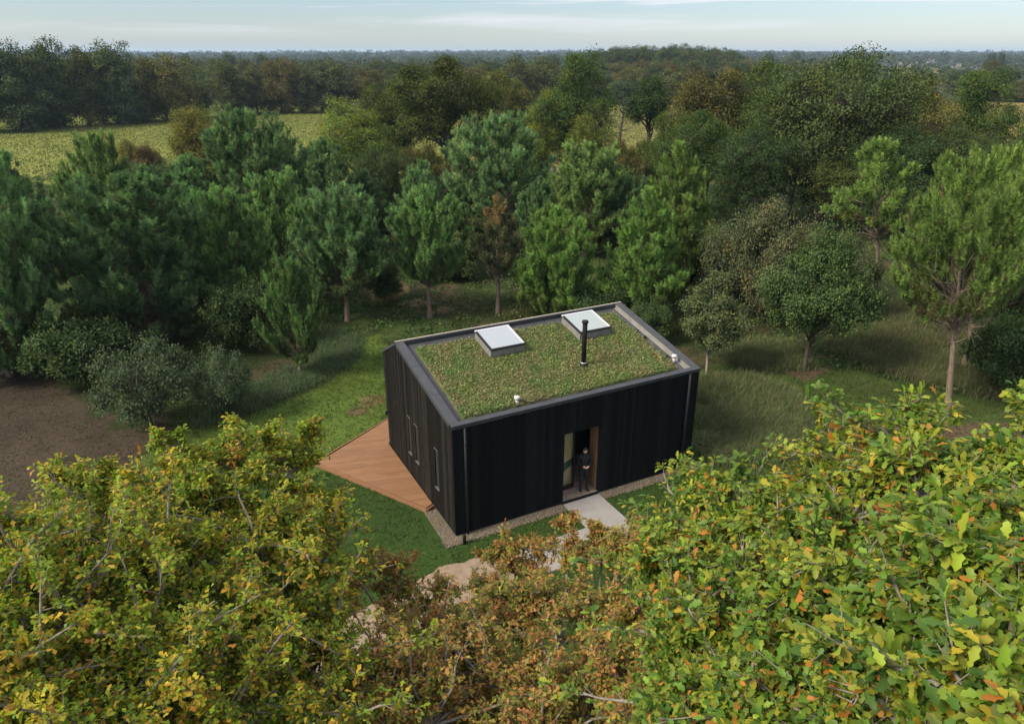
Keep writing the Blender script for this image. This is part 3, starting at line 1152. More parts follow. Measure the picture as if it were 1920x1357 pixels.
def board_wall(name, axis, length, off, outward, ztop, holes, seed, zb=.10):
    """vertical boards; axis 'u' (front/back) or 'v' (sides). holes: (a0,a1,z0,z1)"""
    r = random.Random(seed)
    mb = MB()
    a = 0.0
    cuts = sorted({h[0] for h in holes} | {h[1] for h in holes})
    while a < length - 1e-3:
        wd = r.choice([.095, .12, .12, .145, .145, .17])
        nxt = min(a + wd, length)
        if length - nxt < .05:
            nxt = length
        for c in cuts:
            if a + .02 < c < nxt - .001:
                nxt = c
        gap = .005
        x0, x1 = a + gap / 2, nxt - gap / 2
        mid = (x0 + x1) / 2
        dep = r.uniform(.0, .010)
        segs = [(zb - r.uniform(0, .015), None)]
        spans = []
        lo = segs[0][0]
        hh = sorted([h for h in holes if h[0] - 1e-4 <= mid <= h[1] + 1e-4], key=lambda h: h[2])
        for h in hh:
            if h[2] > lo + .02:
                spans.append((lo, h[2]))
            lo = h[3]
        spans.append((lo, None))
        for z0, z1 in spans:
            def P(x, d, z):
                return (x, off + outward * d, z) if axis == 'u' else (off + outward * d, x, z)
            za = ztop(x0) if z1 is None else z1
            zc = ztop(x1) if z1 is None else z1
            d0, d1 = .001, .022 + dep
            pts = [P(x0, d0, z0), P(x1, d0, z0), P(x1, d1, z0), P(x0, d1, z0), P(x0, d0, za), P(x1, d0, zc), P(x1, d1, zc), P(x0, d1, za)]
            mb.hexa(pts)
        a = nxt
    o = mb.build(name, M_weath_lit if axis == 'v' and outward < 0 else M_char, house)
    bm = bmesh.new()
    bm.from_mesh(o.data)
    bmesh.ops.recalc_face_normals(bm, faces=bm.faces)
    bm.to_mesh(o.data)
    bm.free()
    return o


DU0, DU1, DZ0, DZ1 = 3.98, 5.42, .10, 2.72
WINS = [(3.86, 4.14), (3.14, 3.42), (1.29, 1.57)]
WZ0, WZ1 = 1.02, 2.48
TOPM = .03
# outer face of boards at the fitted wall planes -> backing set in by 3 cm
board_wall('front_wall', 'u', HL, .030, -1, lambda a: HZ - TOPM, [(DU0, DU1, 0, DZ1)], 1)
lw = board_wall('side_wall', 'v', HW, .030, -1, lambda a: roofz(a) - TOPM, [(a, b_, WZ0, WZ1) for a, b_ in WINS], 2)
lw['label'] = 'weathered brownish black gable wall in a sunlit tone with three slit windows'
board_wall('side_wall', 'v', HW, HL - .030, 1, lambda a: roofz(a) - TOPM, [], 3)
board_wall('back_wall', 'u', HL, HW - .030, 1, lambda a: HEZ - TOPM, [], 4)
# structural core behind the boards (with door recess)
mb = MB()
I = .031
RD = .68


def core(u0, u1, v0, v1, z0, zf):
    mb.hexa([(u0, v0, z0), (u1, v0, z0), (u1, v1, z0), (u0, v1, z0), (u0, v0, zf(v0)), (u1, v0, zf(v0)), (u1, v1, zf(v1)), (u0, v1, zf(v1))])


tz = lambda v: roofz(v) - .26
core(I, DU0 - .02, I, RD, .02, tz)
core(DU1 + .02, HL - I, I, RD, .02, tz)
mb.hexa([(DU0 - .019, I, DZ1 + .02), (DU1 + .019, I, DZ1 + .02), (DU1 + .019, RD, DZ1 + .02), (DU0 - .019, RD, DZ1 + .02), (DU0 - .019, I, tz(I)), (DU1 + .019, I, tz(I)), (DU1 + .019, RD, tz(RD)), (DU0 - .019, RD, tz(RD))])
core(I, 3.9, RD + .001, HRV, .02, tz)
core(6.6, HL - I, RD + .001, HRV, .02, tz)
core(3.901, 6.599, 2.6, HRV, .02, tz)
core(I, HL - I, HRV + .001, HW - I, .02, tz)
mb.hexa([(3.901, RD + .002, 2.75), (6.599, RD + .002, 2.75), (6.599, 2.599, 2.75), (3.901, 2.599, 2.75), (3.901, RD + .002, tz(RD)), (6.599, RD + .002, tz(RD)), (6.599, 2.599, tz(2.6)), (3.901, 2.599, tz(2.6))])
o = mb.build('wall_core', M_void, house)
# plinth
mb = MB()
mb.bx(.05, DU0 - .01, .045, .20, -.2, .099)
mb.bx(DU1 + .01, HL - .05, .045, .20, -.2, .099)
mb.bx(.046, .20, .201, HW - .05, -.2, .098)
mb.build('plinth', simple('concrete plinth', (.15, .145, .135), .9, nscale=6, namp=.2), house)

# doorway: floor, reveals, glazed sidelight, interior
mb = MB()
mb.bx(DU0 - .015, DU1 + .015, -.015, .05, -.1, .085)
mb.build('door_sill', M_black, house)
mb = MB()
for k in range(9):
    v0 = .052 + k * .28
    mb.bx(DU0 - .015 if v0 < RD - .1 else 3.91, DU1 + .015 if v0 < RD - .1 else 6.59, v0, v0 + .275, .02, .096 + .001 * (k % 2))
mb.build('floor', M_floor, house)
mb = MB()
mb.bx(DU1 + .001, DU1 + .018, .16, RD - .02, .10, DZ1 - .12)
o = mb.build('door_reveal', M_tan, house)
o['label'] = 'warm tan timber panel lining the right side of the doorway'
mb = MB()
mb.bx(DU0 - .018, DU0 - .001, .05, RD - .02, .10, DZ1)
mb.bx(DU1 + .0005, DU1 + .0185, .05, .158, .10, DZ1)
mb.bx(DU0 - .018, DU1 + .018, .05, RD - .02, DZ1 + .0, DZ1 + .018)
mb.build('door_jamb', M_black, house)
sd = empty('glazed_sidelight', (0, 0, 0), 0, house)
mb = MB()
SL0, SL1 = 3.985, 4.78
mb.bx(SL0, SL0 + .05, RD - .07, RD, .10, DZ1)
mb.bx(SL1 - .04, SL1 + .02, RD - .07, RD, .10, DZ1)
mb.bx(SL0 + .051, SL1 - .041, RD - .07, RD, .10, .24)
mb.bx(SL0 + .051, SL1 - .041, RD - .07, RD, DZ1 - .12, DZ1)
mb.build('frame', M_black, sd)
mb = MB()
mb.bx(SL0 + .051, SL1 - .041, RD - .040, RD - .034, .241, DZ1 - .121)
mb.build('pane', M_pane, sd)
mb = MB()
mb.bx(SL0 - .05, SL1 + .015, RD + .10, RD + .14, .10, 2.74)
o = mb.build('reflection_panel', M_reflect, house)  # added behind the glass, its colour stands in for the pane's bright reflection
mb = MB()
mb.add([(SL0 + .3, RD + .095, .62), (SL1 + .01, RD + .095, .95), (SL1 + .01, RD + .095, 1.22), (SL0 + .3, RD + .095, 1.02)], [(0, 1, 2, 3)])
mb.build('reflection_band', simple('dark green reflection', (.05, .085, .06), .9), house)  # band added for the dark part of the pane's reflection, no cloth hangs here
# slit windows
for a, b_ in WINS:
    wn = empty('window', (0, 0, 0), 0, house)
    mb = MB()
    mb.bx(.040, .060, a + .03, b_ - .03, WZ0 + .03, WZ1 - .03)
    mb.build('pane', M_glassd, wn)
    mb = MB()
    mb.bx(.0305, .07, a, a + .029, WZ0, WZ1)
    mb.bx(.0305, .07, b_ - .029, b_, WZ0, WZ1)
    mb.bx(.0305, .07, a + .0295, b_ - .0295, WZ1 - .029, WZ1)
    mb.build('frame', M_black, wn)
    mb = MB()
    mb.bx(-.035, .068, a - .02, b_ + .02, WZ0 - .022, WZ0 + .004)
    mb.build('sill', M_sill, wn)
    mb = MB()
    mb.bx(-.02, .03, a - .015, b_ + .015, WZ1 + .001, WZ1 + .016)
    mb.build('head_flashing', M_sill, wn)
# wall lamp on gable
wl = empty('wall_lamp', (0, 0, 0), 0, house)
mb = MB()
mb.lathe([(.05, 0), (.05, .012)], (-.003, 6.32, 1.62), 14, Matrix.Rotation(-PI / 2, 3, 'Y'))
mb.build('back_plate', M_black, wl)
mb = MB()
mb.lathe([(.035, 0), (.045, .03), (.045, .15), (.04, .17)], (-.10, 6.32, 1.53), 14)
mb.bx(-.058, -.012, 6.305, 6.335, 1.61, 1.635)
mb.build('lamp_body', M_black, wl)
# downpipes
for u in (.40, 9.06):
    mb = MB()
    n = 14
    mb.lathe([(.042, 0.06), (.042, 3.86)], (u, -.052, 0), 14)
    for z in (.5, 1.9, 3.3):
        mb.lathe([(.048, z), (.048, z + .03)], (u, -.052, 0), 14)
        mb.bx(u - .012, u + .012, -.052 + .03, .02, z, z + .03)
    mb.build('downpipe', M_black, house, smooth=True)
mb = MB()
mb.lathe([(.055, -.02), (.055, .34), (.04, .36)], (.12, -.42, 0), 12)
o = mb.build('drain_outlet', M_black, house, smooth=True)

# ---- roof -------------------------------------------------------------
SL = math.atan2(HRZ - HZ, HRV)
SLEN = HRV / math.cos(SL)
roof = empty('roof', (0, 0, HZ), 0, house)
roof.rotation_euler = (SL, 0, 0)      # local x = u, y = up the slope, z = normal
mb = MB()
ov = .025
FD = .20
CL, CF, CR, CT = .27, .155, .27, .07
mb.bx(.02, HL - .02, .03, SLEN - .02, -.24, -.16)
mb.build('roof_deck', M_zincd, roof)
cp = MB()


def slab(x0, x1, y0, y1, z0, z1):
    cp.bx(x0, x1, y0, y1, z0, z1)


# coping pieces butt against each other
cp.bx(-ov, CL, CF + .001, SLEN - CT - .001, -.02, .0)
cp.bx(HL - CR, HL + ov, CF + .001, SLEN - CT - .001, -.02, .0)
cp.bx(-ov, HL + ov, -ov, CF, -.02, .001)
cp.bx(-ov, HL + ov, SLEN - CT, SLEN + .02, -.021, .003)
# fascias
cp.bx(-ov, -ov + .012, CF + .002, SLEN - CT, -.16, -.0205)
cp.bx(HL + ov - .012, HL + ov, CF + .002, SLEN - CT, -.16, -.0205)
cp.bx(-ov, HL + ov, -ov, -ov + .012, -.14, -.0205)
# standing joints on the copings
for k in range(1, 3):
    y = SLEN * k / 3
    cp.bx(-ov - .002, CL + .002, y - .012, y + .012, .0005, .006)
    cp.bx(HL - CR - .002, HL + ov + .002, y - .012, y + .012, .0005, .006)
for k in range(1, 5):
    x = HL * k / 5
    cp.bx(x - .012, x + .012, -ov - .002, CF + .002, .0015, .006)
cp.build('coping', M_zinc, roof, bevel=.004)
mb = MB()
mb.bx(CL, CL + .006, CF, SLEN - CT, -.16, -.021)
mb.bx(CL + .006, HL - CR - .006, SLEN - CT - .008, SLEN - CT, -.16, -.021)
mb.bx(CL + .006, HL - CR - .006, CF, CF + .006, -.16, -.021)
for k in range(1, 11):
    x = HL * k / 11
    mb.bx(x - .01, x + .01, SLEN - CT - .014, SLEN - CT - .0085, -.155, -.03)
mb.build('inner_flashing', M_zincd, roof)
mb = MB()
mb.bx(HL - CR - .012, HL - CR, CF, SLEN - CT, -.155, -.021)
mb.add([(HL - CR - .013, CF, -.154), (HL - CR - .013, SLEN - CT - .01, -.154), (HL - CR - .10, SLEN - CT - .01, -.157), (HL - CR - .10, CF, -.157)], [(0, 1, 2, 3)])
o = mb.build('side_flashing', M_flash_lit, roof)
mb = MB()
mb.bx(-ov, HL + ov, SLEN - .012, SLEN + .024, .0035, .016)
mb.build('ridge_trim', simple('pale ridge trim', (.42, .38, .30), .5, .2, nscale=30, namp=.4), roof)
# back slope
bs = math.atan2(HRZ - HEZ, HW - HRV)
bl = (HW - HRV) / math.cos(bs)
rb = MB()
rb.bx(-ov, HL + ov, .03, bl + .03, -.10, -.01)
o = rb.build('back_slope', M_zincd, house)
o.location = (0, HRV, HRZ)
o.rotation_euler = (-bs, 0, 0)

# sedum mat
MX0, MX1, MY0, MY1 = .52, 8.86, .36, 4.56
gxn, gyn = 280, 150
X, Y = np.meshgrid(np.linspace(MX0, MX1, gxn), np.linspace(MY0, MY1, gyn))
edge = np.minimum(np.minimum(X - MX0, MX1 - X), np.minimum(Y - MY0, MY1 - Y))
en = edge + (fbm(X, Y, .25, 91, 3) - .5) * .10
Z = -.158 + np.clip(en / .07, 0, 1) * (.055 + .07 * fbm(X, Y, .22, 93, 3))
sed = np.array([(.130, .160, .050), (.160, .172, .060), (.100, .145, .045), (.150, .148, .062), (.180, .182, .075), (.085, .130, .042)])


def sedcol(x, y, r):
    a = fbm(x, y, .85, 95, 4)
    b2 = fbm(x, y, .5, 99, 3)
    idx = np.clip(((a - .25) * 2 * 6 + r.normal(0, .9, x.shape)), 0, 5).astype(int)
    c = sed[idx]
    red = ((b2 > .62) & (r.random(x.shape) < .3))[..., None]
    c = np.where(red, np.array([.185, .135, .085]), c)
    grn = ((b2 < .40) & (r.random(x.shape) < .6))[..., None]
    return np.where(grn, np.array([.095, .150, .042]), c)


r = np.random.default_rng(31)
i = (np.arange(gyn - 1)[:, None] * gxn + np.arange(gxn - 1)[None]).ravel()
Fq = np.stack([i, i + 1, i + gxn + 1, i + gxn], -1)
me = make_mesh(np.stack([X, Y, Z], -1).reshape(-1, 3), Fq, M_grass, (sedcol(X, Y, r) * .62).reshape(-1, 3), True)
sm = link('sedum_mat', me, roof)
n = 34000
sx_, sy_ = r.uniform(MX0 + .03, MX1 - .03, n), r.uniform(MY0 + .03, MY1 - .03, n)
ok = ~(((sx_ > 2.65) & (sx_ < 4.2) & (sy_ > 3.0) & (sy_ < 4.56)) | ((sx_ > 6.25) & (sx_ < 7.9) & (sy_ > 3.05) & (sy_ < 4.56)))
sx_, sy_ = sx_[ok], sy_[ok]
n = len(sx_)
zz = -.10 + .07 * fbm(sx_, sy_, .22, 93, 3) + r.uniform(-.02, .03, n)
rot = frames(r.normal(0, 1, (n, 3)) + UP * .3, UP * .8 + r.normal(0, .5, (n, 3)))
V, Fc, T = scatter(LEAF_QUAD[0], LEAF_QUAD[1], np.column_stack([sx_, sy_, zz]), rot, r.uniform(.035, .085, n), sedcol(sx_, sy_, r) * r.uniform(.9, 1.4, (n, 1)))
o = link('sedum_plants', make_mesh(V, Fc, M_grass, np.clip(T, 0, 1)), roof)
o['kind'] = 'stuff'

# skylights
for si, (x0, x1, y0, y1) in enumerate(((2.78, 4.08, 3.12, 4.44), (6.40, 7.72, 3.12, 4.44))):
    skl = empty('skylight', (0, 0, 0), 0, roof)
    skl['label'] = ('skylight with milky white glazing, nearer the gable', 'skylight with clear glazing, behind the flue')[si]
    hC = .20
    mb = MB()
    q = .07
    mb.bx(x0, x1, y0, y0 + q, -.16, hC)
    mb.bx(x0, x1, y1 - q, y1, -.16, hC)
    mb.bx(x0, x0 + q, y0 + q + .001, y1 - q - .001, -.16, hC)
    mb.bx(x1 - q, x1, y0 + q + .001, y1 - q - .001, -.16, hC)
    for f in (.36, .7):
        mb.bx(x0 + (x1 - x0) * f - .008, x0 + (x1 - x0) * f + .008, y0 - .006, y0 - .0005, -.15, hC - .01)
        mb.bx(x0 - .006, x0 - .0005, y0 + (y1 - y0) * f - .008, y0 + (y1 - y0) * f + .008, -.15, hC - .01)
    mb.build('curb', M_curb, skl)
    mb = MB()
    g_ = .03
    mb.bx(x0 - g_, x1 + g_, y0 - g_, y0 + .055, hC + .001, hC + .055)
    mb.bx(x0 - g_, x0 + .05, y0 + .056, y1 - .056, hC + .001, hC + .055)
    mb.build('frame', M_black, skl, bevel=.006)
    mb = MB()
    mb.bx(x0 - g_, x1 + g_, y1 - .055, y1 + g_, hC + .001, hC + .056)
    mb.bx(x1 - .05, x1 + g_, y0 + .056, y1 - .056, hC + .001, hC + .055)
    mb.build('frame_rail', M_alu, skl, bevel=.006)
    mb = MB()
    mb.bx(x0 + .051, x1 - .051, y0 + .057, y1 - .057, hC + .02, hC + .045)
    mb.build('glazing', M_frost if si == 0 else M_sky2, skl)
    mb = MB()
    mb.bx(x0 - .16, x1 + .16, y0 - .12, y1 + .12, -.159, -.085)
    mb.build('apron', M_zincd, skl)

# flue: vertical in world -> counter-rotate
fl = empty('chimney_flue', (5.66, 1.62, -.15), 0, roof)
fl.rotation_euler = (-SL, 0, 0)
mb = MB()
mb.lathe([(.085, .0), (.085, 1.62), (.078, 1.63)], (0, 0, 0), 24)
mb.build('pipe', M_black, fl, smooth=True)
mb = MB()
mb.lathe([(.09, 1.631), (.115, 1.64), (.115, 1.70), (.1, 1.72), (.05, 1.73)], (0, 0, 0), 24)
mb.build('cap', M_black, fl, smooth=True)
mb = MB()
mb.lathe([(.17, .0), (.15, .10), (.105, .19), (.10, .22)], (0, 0, 0), 24)
mb.build('collar', M_black, fl, smooth=True)
mb = MB()
mb.lathe([(.108, .17), (.115, .185), (.108, .20)], (0, 0, 0), 24)
mb.build('clamp_ring', M_alu, fl, smooth=True)
mb = MB()
mb.bx(-.26, .28, -.30, .24, .035, .062)
o = mb.build('flashing_plate', M_zinc, fl)
o.rotation_euler = (SL, 0, 0)
# small white vents
for (x, y) in ((2.45, .46), (8.98, .78)):
    vt = empty('roof_vent', (x, y, -.15), 0, roof)
    vt.rotation_euler = (-SL, 0, 0)
    mb = MB()
    mb.lathe([(.055, 0), (.055, .20)], (0, 0, 0), 16)
    mb.build('pipe', M_white, vt, smooth=True)
    mb = MB()
    mb.lathe([(.06, .201), (.095, .21), (.095, .29), (.085, .30), (.03, .315)], (0, 0, 0), 18)
    mb.build('cap', M_white, vt, smooth=True)
# roof drains / cable glands on the right band
for (x, y) in ((8.93, 3.0), (8.98, 2.55), (8.96, 1.15)):
    mb = MB()
    mb.lathe([(.05, -.16), (.05, -.08), (.04, -.05), (.015, -.045)], (x, y, 0), 14)
    mb.build('roof_drain', M_black, roof, smooth=True)

# ------------------------------------------------------------------ deck
deck = empty('timber_deck', (HA[0], HA[1], 0), HTH)
tag(deck, 'reddish-brown timber terrace, wedge shaped, along the gable wall of the black house', 'deck')
DP = [(-.035, 1.92), (-.30, 1.78), (-2.90, 6.42), (.42, 8.48), (1.6, 9.2), (1.6, 6.62), (-.035, 6.62)]
M_deck, t, b = mat('larch decking')
geo = N(t, 'ShaderNodeNewGeometry')
tcn = N(t, 'ShaderNodeTexCoord')
mpn = N(t, 'ShaderNodeMapping')
mpn.vector_type = 'TEXTURE'
mpn.inputs['Rotation'].default_value = (0, 0, R(-14))
mpn.inputs['Scale'].default_value = (.8, .04, .12)
nn_ = N(t, 'ShaderNodeTexNoise', Scale=1.5, Detail=6.0)
rp_ = N(t, 'ShaderNodeValToRGB')
rp_.color_ramp.elements[0].color = (.120, .058, .026, 1)
rp_.color_ramp.elements[1].color = (.225, .117, .056, 1)
rp_.color_ramp.elements[0].position = .2
rp_.color_ramp.elements[1].position = .9
ad_ = N(t, 'ShaderNodeMath', _operation='MULTIPLY_ADD')
ad_.inputs[1].default_value = .26
sb = N(t, 'ShaderNodeMath', _operation='SUBTRACT')
sb.inputs[1].default_value = .08
t.links.new(tcn.outputs['Object'], mpn.inputs['Vector'])
t.links.new(mpn.outputs[0], nn_.inputs['Vector'])
t.links.new(geo.outputs['Random Per Island'], ad_.inputs[0])
t.links.new(nn_.outputs['Fac'], ad_.inputs[2])
t.links.new(ad_.outputs[0], sb.inputs[0])
t.links.new(sb.outputs[0], rp_.inputs['Fac'])
t.links.new(rp_.outputs['Color'], b.inputs['Base Color'])
b.inputs['Roughness'].default_value = .7
DT = .14


def clip_poly(poly, nrm, c, keep_less):
    o = []
    n = len(poly)
    for i in range(n):
        p, q = np.array(poly[i]), np.array(poly[(i + 1) % n])
        a, b_ = p @ nrm - c, q @ nrm - c
        if not keep_less:
            a, b_ = -a, -b_
        if a <= 0:
            o.append(tuple(p))
        if (a < 0) != (b_ < 0) and abs(a - b_) > 1e-9:
            o.append(tuple(p + (q - p) * a / (a - b_)))
    return o


bd = R(-14)
dirv = np.array([math.cos(bd), math.sin(bd)])
nrm = np.array([-math.sin(bd), math.cos(bd)])
# convex pieces of the deck outline (clipping needs convex shapes)
pieces = [[(-.036, 1.93), (-.30, 1.80), (-2.86, 6.41), (-.036, 8.16)], [(-.0355, 6.63), (-.0355, 8.16), (.42, 8.45), (1.6, 9.15), (1.6, 6.63)]]
mb = MB()
rr = random.Random(4)
for pc in pieces:
    cs = [np.array(p) @ nrm for p in pc]
    s = math.floor(min(cs) / .125) * .125
    while s < max(cs):
        q = clip_poly(pc, nrm, s + .120, True)
        if len(q) > 2:
            q = clip_poly(q, nrm, s + .0, False)
        if len(q) > 2:
            # split long boards at random butt joints
            ts = [np.array(p) @ dirv for p in q]
            lo, hi = min(ts), max(ts)
            cuts = [lo - 1]
            if hi - lo > 1.6:
                cuts.append(lo + (hi - lo) * rr.uniform(.3, .7))
            cuts.append(hi + 1)
            for a, b_ in zip(cuts[:-1], cuts[1:]):
                q2 = clip_poly(clip_poly(q, dirv, b_ - .002, True), dirv, a + .002, False)
                if len(q2) > 2:
                    mb.prism(q2, DT - .028, DT + rr.uniform(0, .003))
        s += .125
o = mb.build('deck_boards', M_deck, deck)
bm = bmesh.new()
bm.from_mesh(o.data)
bmesh.ops.recalc_face_normals(bm, faces=bm.faces)
bm.to_mesh(o.data)
bm.free()
mb = MB()


def beam(a, b_, z0, z1, th):
    a, b_ = np.array(a), np.array(b_)
    d = (b_ - a) / np.linalg.norm(b_ - a)
    n_ = np.array([d[1], -d[0]])
    mb.prism([tuple(a), tuple(b_), tuple(b_ + n_ * th), tuple(a + n_ * th)], z0, z1)


beam((-2.93, 6.46), (-.31, 1.72), -.05, DT + .004, .045)
beam((1.6, 9.21), (-2.94, 6.47), -.05, DT + .004, .045)
beam((-.31, 1.72), (-.03, 1.86), -.05, DT + .002, .045)
o = mb.build('edge_beam', M_deck, deck)
bm = bmesh.new()
bm.from_mesh(o.data)
bmesh.ops.recalc_face_normals(bm, faces=bm.faces)
bm.to_mesh(o.data)
bm.free()
mb = MB()
for k in range(9):
    f = k / 8
    p = np.array([-.25, 2.1]) * (1 - f) + np.array([-2.6, 6.3]) * f
    mb = MB()
    mb.bx(p[0] + .05, p[0] + .13, p[1], p[1] + .08, -.1, DT - .03)
    mb.build('post', M_bark_dark, deck)

# ------------------------------------------------------------------ person in the doorway
M_skin = simple('skin', (.50, .31, .23), .55)
M_cloth = simple('black clothes', (.007, .007, .008), .9, nscale=20, namp=.3)
M_hair = simple('dark hair', (.020, .012, .009), .6)
M_shoe = simple('black shoes', (.012, .011, .011), .5)


def skinned(name, pts, edges, mat_, parent, sub=2, root=0):
    me = bpy.data.meshes.new(name)
    me.from_pydata([p[:3] for p in pts], edges, [])
    o = link(name, me, parent)
    md = o.modifiers.new('skin', 'SKIN')
    md.use_smooth_shade = True
    for k, p in enumerate(pts):
        rr_ = p[3] if isinstance(p[3], tuple) else (p[3], p[3])
        me.skin_vertices[0].data[k].radius = rr_
        me.skin_vertices[0].data[k].use_root = (k == root)
    sb_ = o.modifiers.new('sub', 'SUBSURF')
    sb_.levels = sb_.render_levels = sub
    me.materials.append(mat_)
    return o


pc_ = hl(5.02, .33)
pers = empty('person', (pc_[0], pc_[1], .097), HTH - R(18))
tag(pers, 'person in black clothes standing in the doorway with hands held together', 'person')
# local: -y = facing the viewer, x = person's left
body = [(0, 0, .93, (.155, .11)), (0, .01, 1.08, (.135, .10)), (0, .0, 1.24, (.165, .115)), (0, .01, 1.37, (.15, .095)), (0, .0, 1.45, .058), (0, -.015, 1.50, .052),
        (-.17, .01, 1.36, .062), (-.235, .02, 1.12, .05), (-.13, -.20, 1.06, .036),
        (.17, .01, 1.36, .062), (.235, .02, 1.12, .05), (.10, -.20, 1.05, .036),
        (-.095, 0, .82, .095), (-.10, -.01, .47, .062), (-.105, .01, .12, .045), (-.11, -.02, .045, .045), (-.125, -.15, .03, .038),
        (.095, 0, .82, .095), (.105, -.01, .47, .062), (.12, .01, .12, .045), (.125, -.02, .045, .045), (.15, -.15, .03, .038)]
edges = [(0, 1), (1, 2), (2, 3), (3, 4), (4, 5), (3, 6), (6, 7), (7, 8), (3, 9), (9, 10), (10, 11), (0, 12), (12, 13), (13, 14), (14, 15), (15, 16), (0, 17), (17, 18), (18, 19), (19, 20), (20, 21)]
bo = skinned('body', body, edges, M_cloth, pers)
head = MB()
prof = []
# head as a shaped ellipsoid with nose, chin and ears
bm = bmesh.new()
bmesh.ops.create_uvsphere(bm, u_segments=20, v_segments=16, radius=1)
for v in bm.verts:
    x, y, z = v.co
    jaw = 1 - .28 * max(0, -z)
    nose = .18 * math.exp(-((x / .16) ** 2 + ((z + .08) / .22) ** 2)) * (y < 0)
    brow = -.07 * math.exp(-(((abs(x) - .36) / .17) ** 2 + ((z - .12) / .13) ** 2)) * (y < 0)
    mouth = .05 * math.exp(-((x / .25) ** 2 + ((z + .45) / .10) ** 2)) * (y < 0)
    ear = .12 * math.exp(-(((z) / .2) ** 2 + ((y - .05) / .18) ** 2)) * (abs(x) > .8)
    v.co = (x * .076 * jaw * (1 + ear), y * .096 * (1 - .1 * max(0, -z)) - (nose + mouth + brow) * .096, z * .118)
me = bpy.data.meshes.new('head')
bm.to_mesh(me)
bm.free()
for p in me.polygons:
    p.use_smooth = True
me.materials.append(M_skin)
hd = link('head', me, pers)
hd.location = (0, -.035, 1.595)
hd.rotation_euler = (R(6), 0, R(-10))
bm = bmesh.new()
bmesh.ops.create_uvsphere(bm, u_segments=20, v_segments=14, radius=1)
dl = [v for v in bm.verts if (v.co.y < -.35 and v.co.z < .42) or v.co.z < -.85]
bmesh.ops.delete(bm, geom=dl, context='VERTS')
for v in bm.verts:
    v.co = (v.co.x * .088, v.co.y * .108 + .008, v.co.z * .128 + .006 - (.05 if v.co.z < -.3 else 0))
me = bpy.data.meshes.new('hair')
bm.to_mesh(me)
bm.free()
for p in me.polygons:
    p.use_smooth = True
me.materials.append(M_hair)
ha = link('hair', me, pers)
ha.location = hd.location
ha.rotation_euler = hd.rotation_euler
sd_ = ha.modifiers.new('solid', 'SOLIDIFY')
sd_.thickness = .012
# hands: palm and five fingers each, closed on one another in front of the waist
for sx in (-1, 1):
    P = [(sx * .12, -.205, 1.06, .024), (sx * .085, -.235, 1.065, (.036, .018)), (sx * .055, -.255, 1.068, (.036, .017))]
    E_ = [(0, 1), (1, 2)]
    for k in range(4):
        zf = 1.095 - k * .020
        b0 = len(P)
        ln = (.030, .034, .032, .025)[k]
        P += [(sx * .035, -.262 - .004 * k, zf, .0095), (sx * (.035 - ln), -.272 - .006 * sx, zf - .006, .0088), (sx * (.03 - ln * 1.3), -.258, zf - .014, .0075)]
        E_ += [(2, b0), (b0, b0 + 1), (b0 + 1, b0 + 2)]
    b0 = len(P)
    P += [(sx * .075, -.245, 1.10, .011), (sx * .052, -.262, 1.125, .0095), (sx * .034, -.268, 1.135, .008)]
    E_ += [(1, b0), (b0, b0 + 1), (b0 + 1, b0 + 2)]
    skinned('hand', P, E_, M_skin, pers, 1)

# ------------------------------------------------------------------ trees behind the house
BLUE = (.122, .205, .096)
GRN = (.145, .220, .082)
LIT = (.170, .255, .070)
PINES = {
    'A': pine_data(11, 10, .06, 3.3, 'round', 165, 13, 40, BLUE, dead=6),
    'A2': pine_data(12, 9, .12, 2.7, 'cone', 130, 12, 40, BLUE, dead=7),
    'A3': pine_data(13, 9, .10, 2.8, 'round', 140, 12, 40, GRN, dead=8),
    'B': pine_data(14, 8.5, .26, 2.6, 'round', 100, 13, 40, BLUE, dead=16),
    'B2': pine_data(15, 8, .30, 2.2, 'round', 80, 12, 40, GRN, dead=18),
    'C': pine_data(16, 10.5, .48, 3.2, 'dome', 64, 13, 46, LIT, trunk_r=.20, dead=24, el0=34),
    'C2': pine_data(17, 10, .48, 2.4, 'cone', 46, 11, 42, LIT, trunk_r=.15, dead=14, el0=30),
    'S': pine_data(18, 6.5, .05, 2.2, 'round', 95, 11, 42, LIT, dead=10, el0=52),
    'S2': pine_data(19, 5.5, .16, 1.7, 'round', 60, 9, 40, (.125, .225, .085), nlen=.16, dead=6),
    'L': pine_data(21, 9.5, .08, 2.9, 'cone', 125, 12, 42, LIT, dead=12, el0=48),
    'T': pine_data(20, 7.8, .40, 1.5, 'cone', 38, 7, 30, (.10, .13, .07), brown_top=.22, dead=24),
}
PG = 'maritime pines round the clearing'
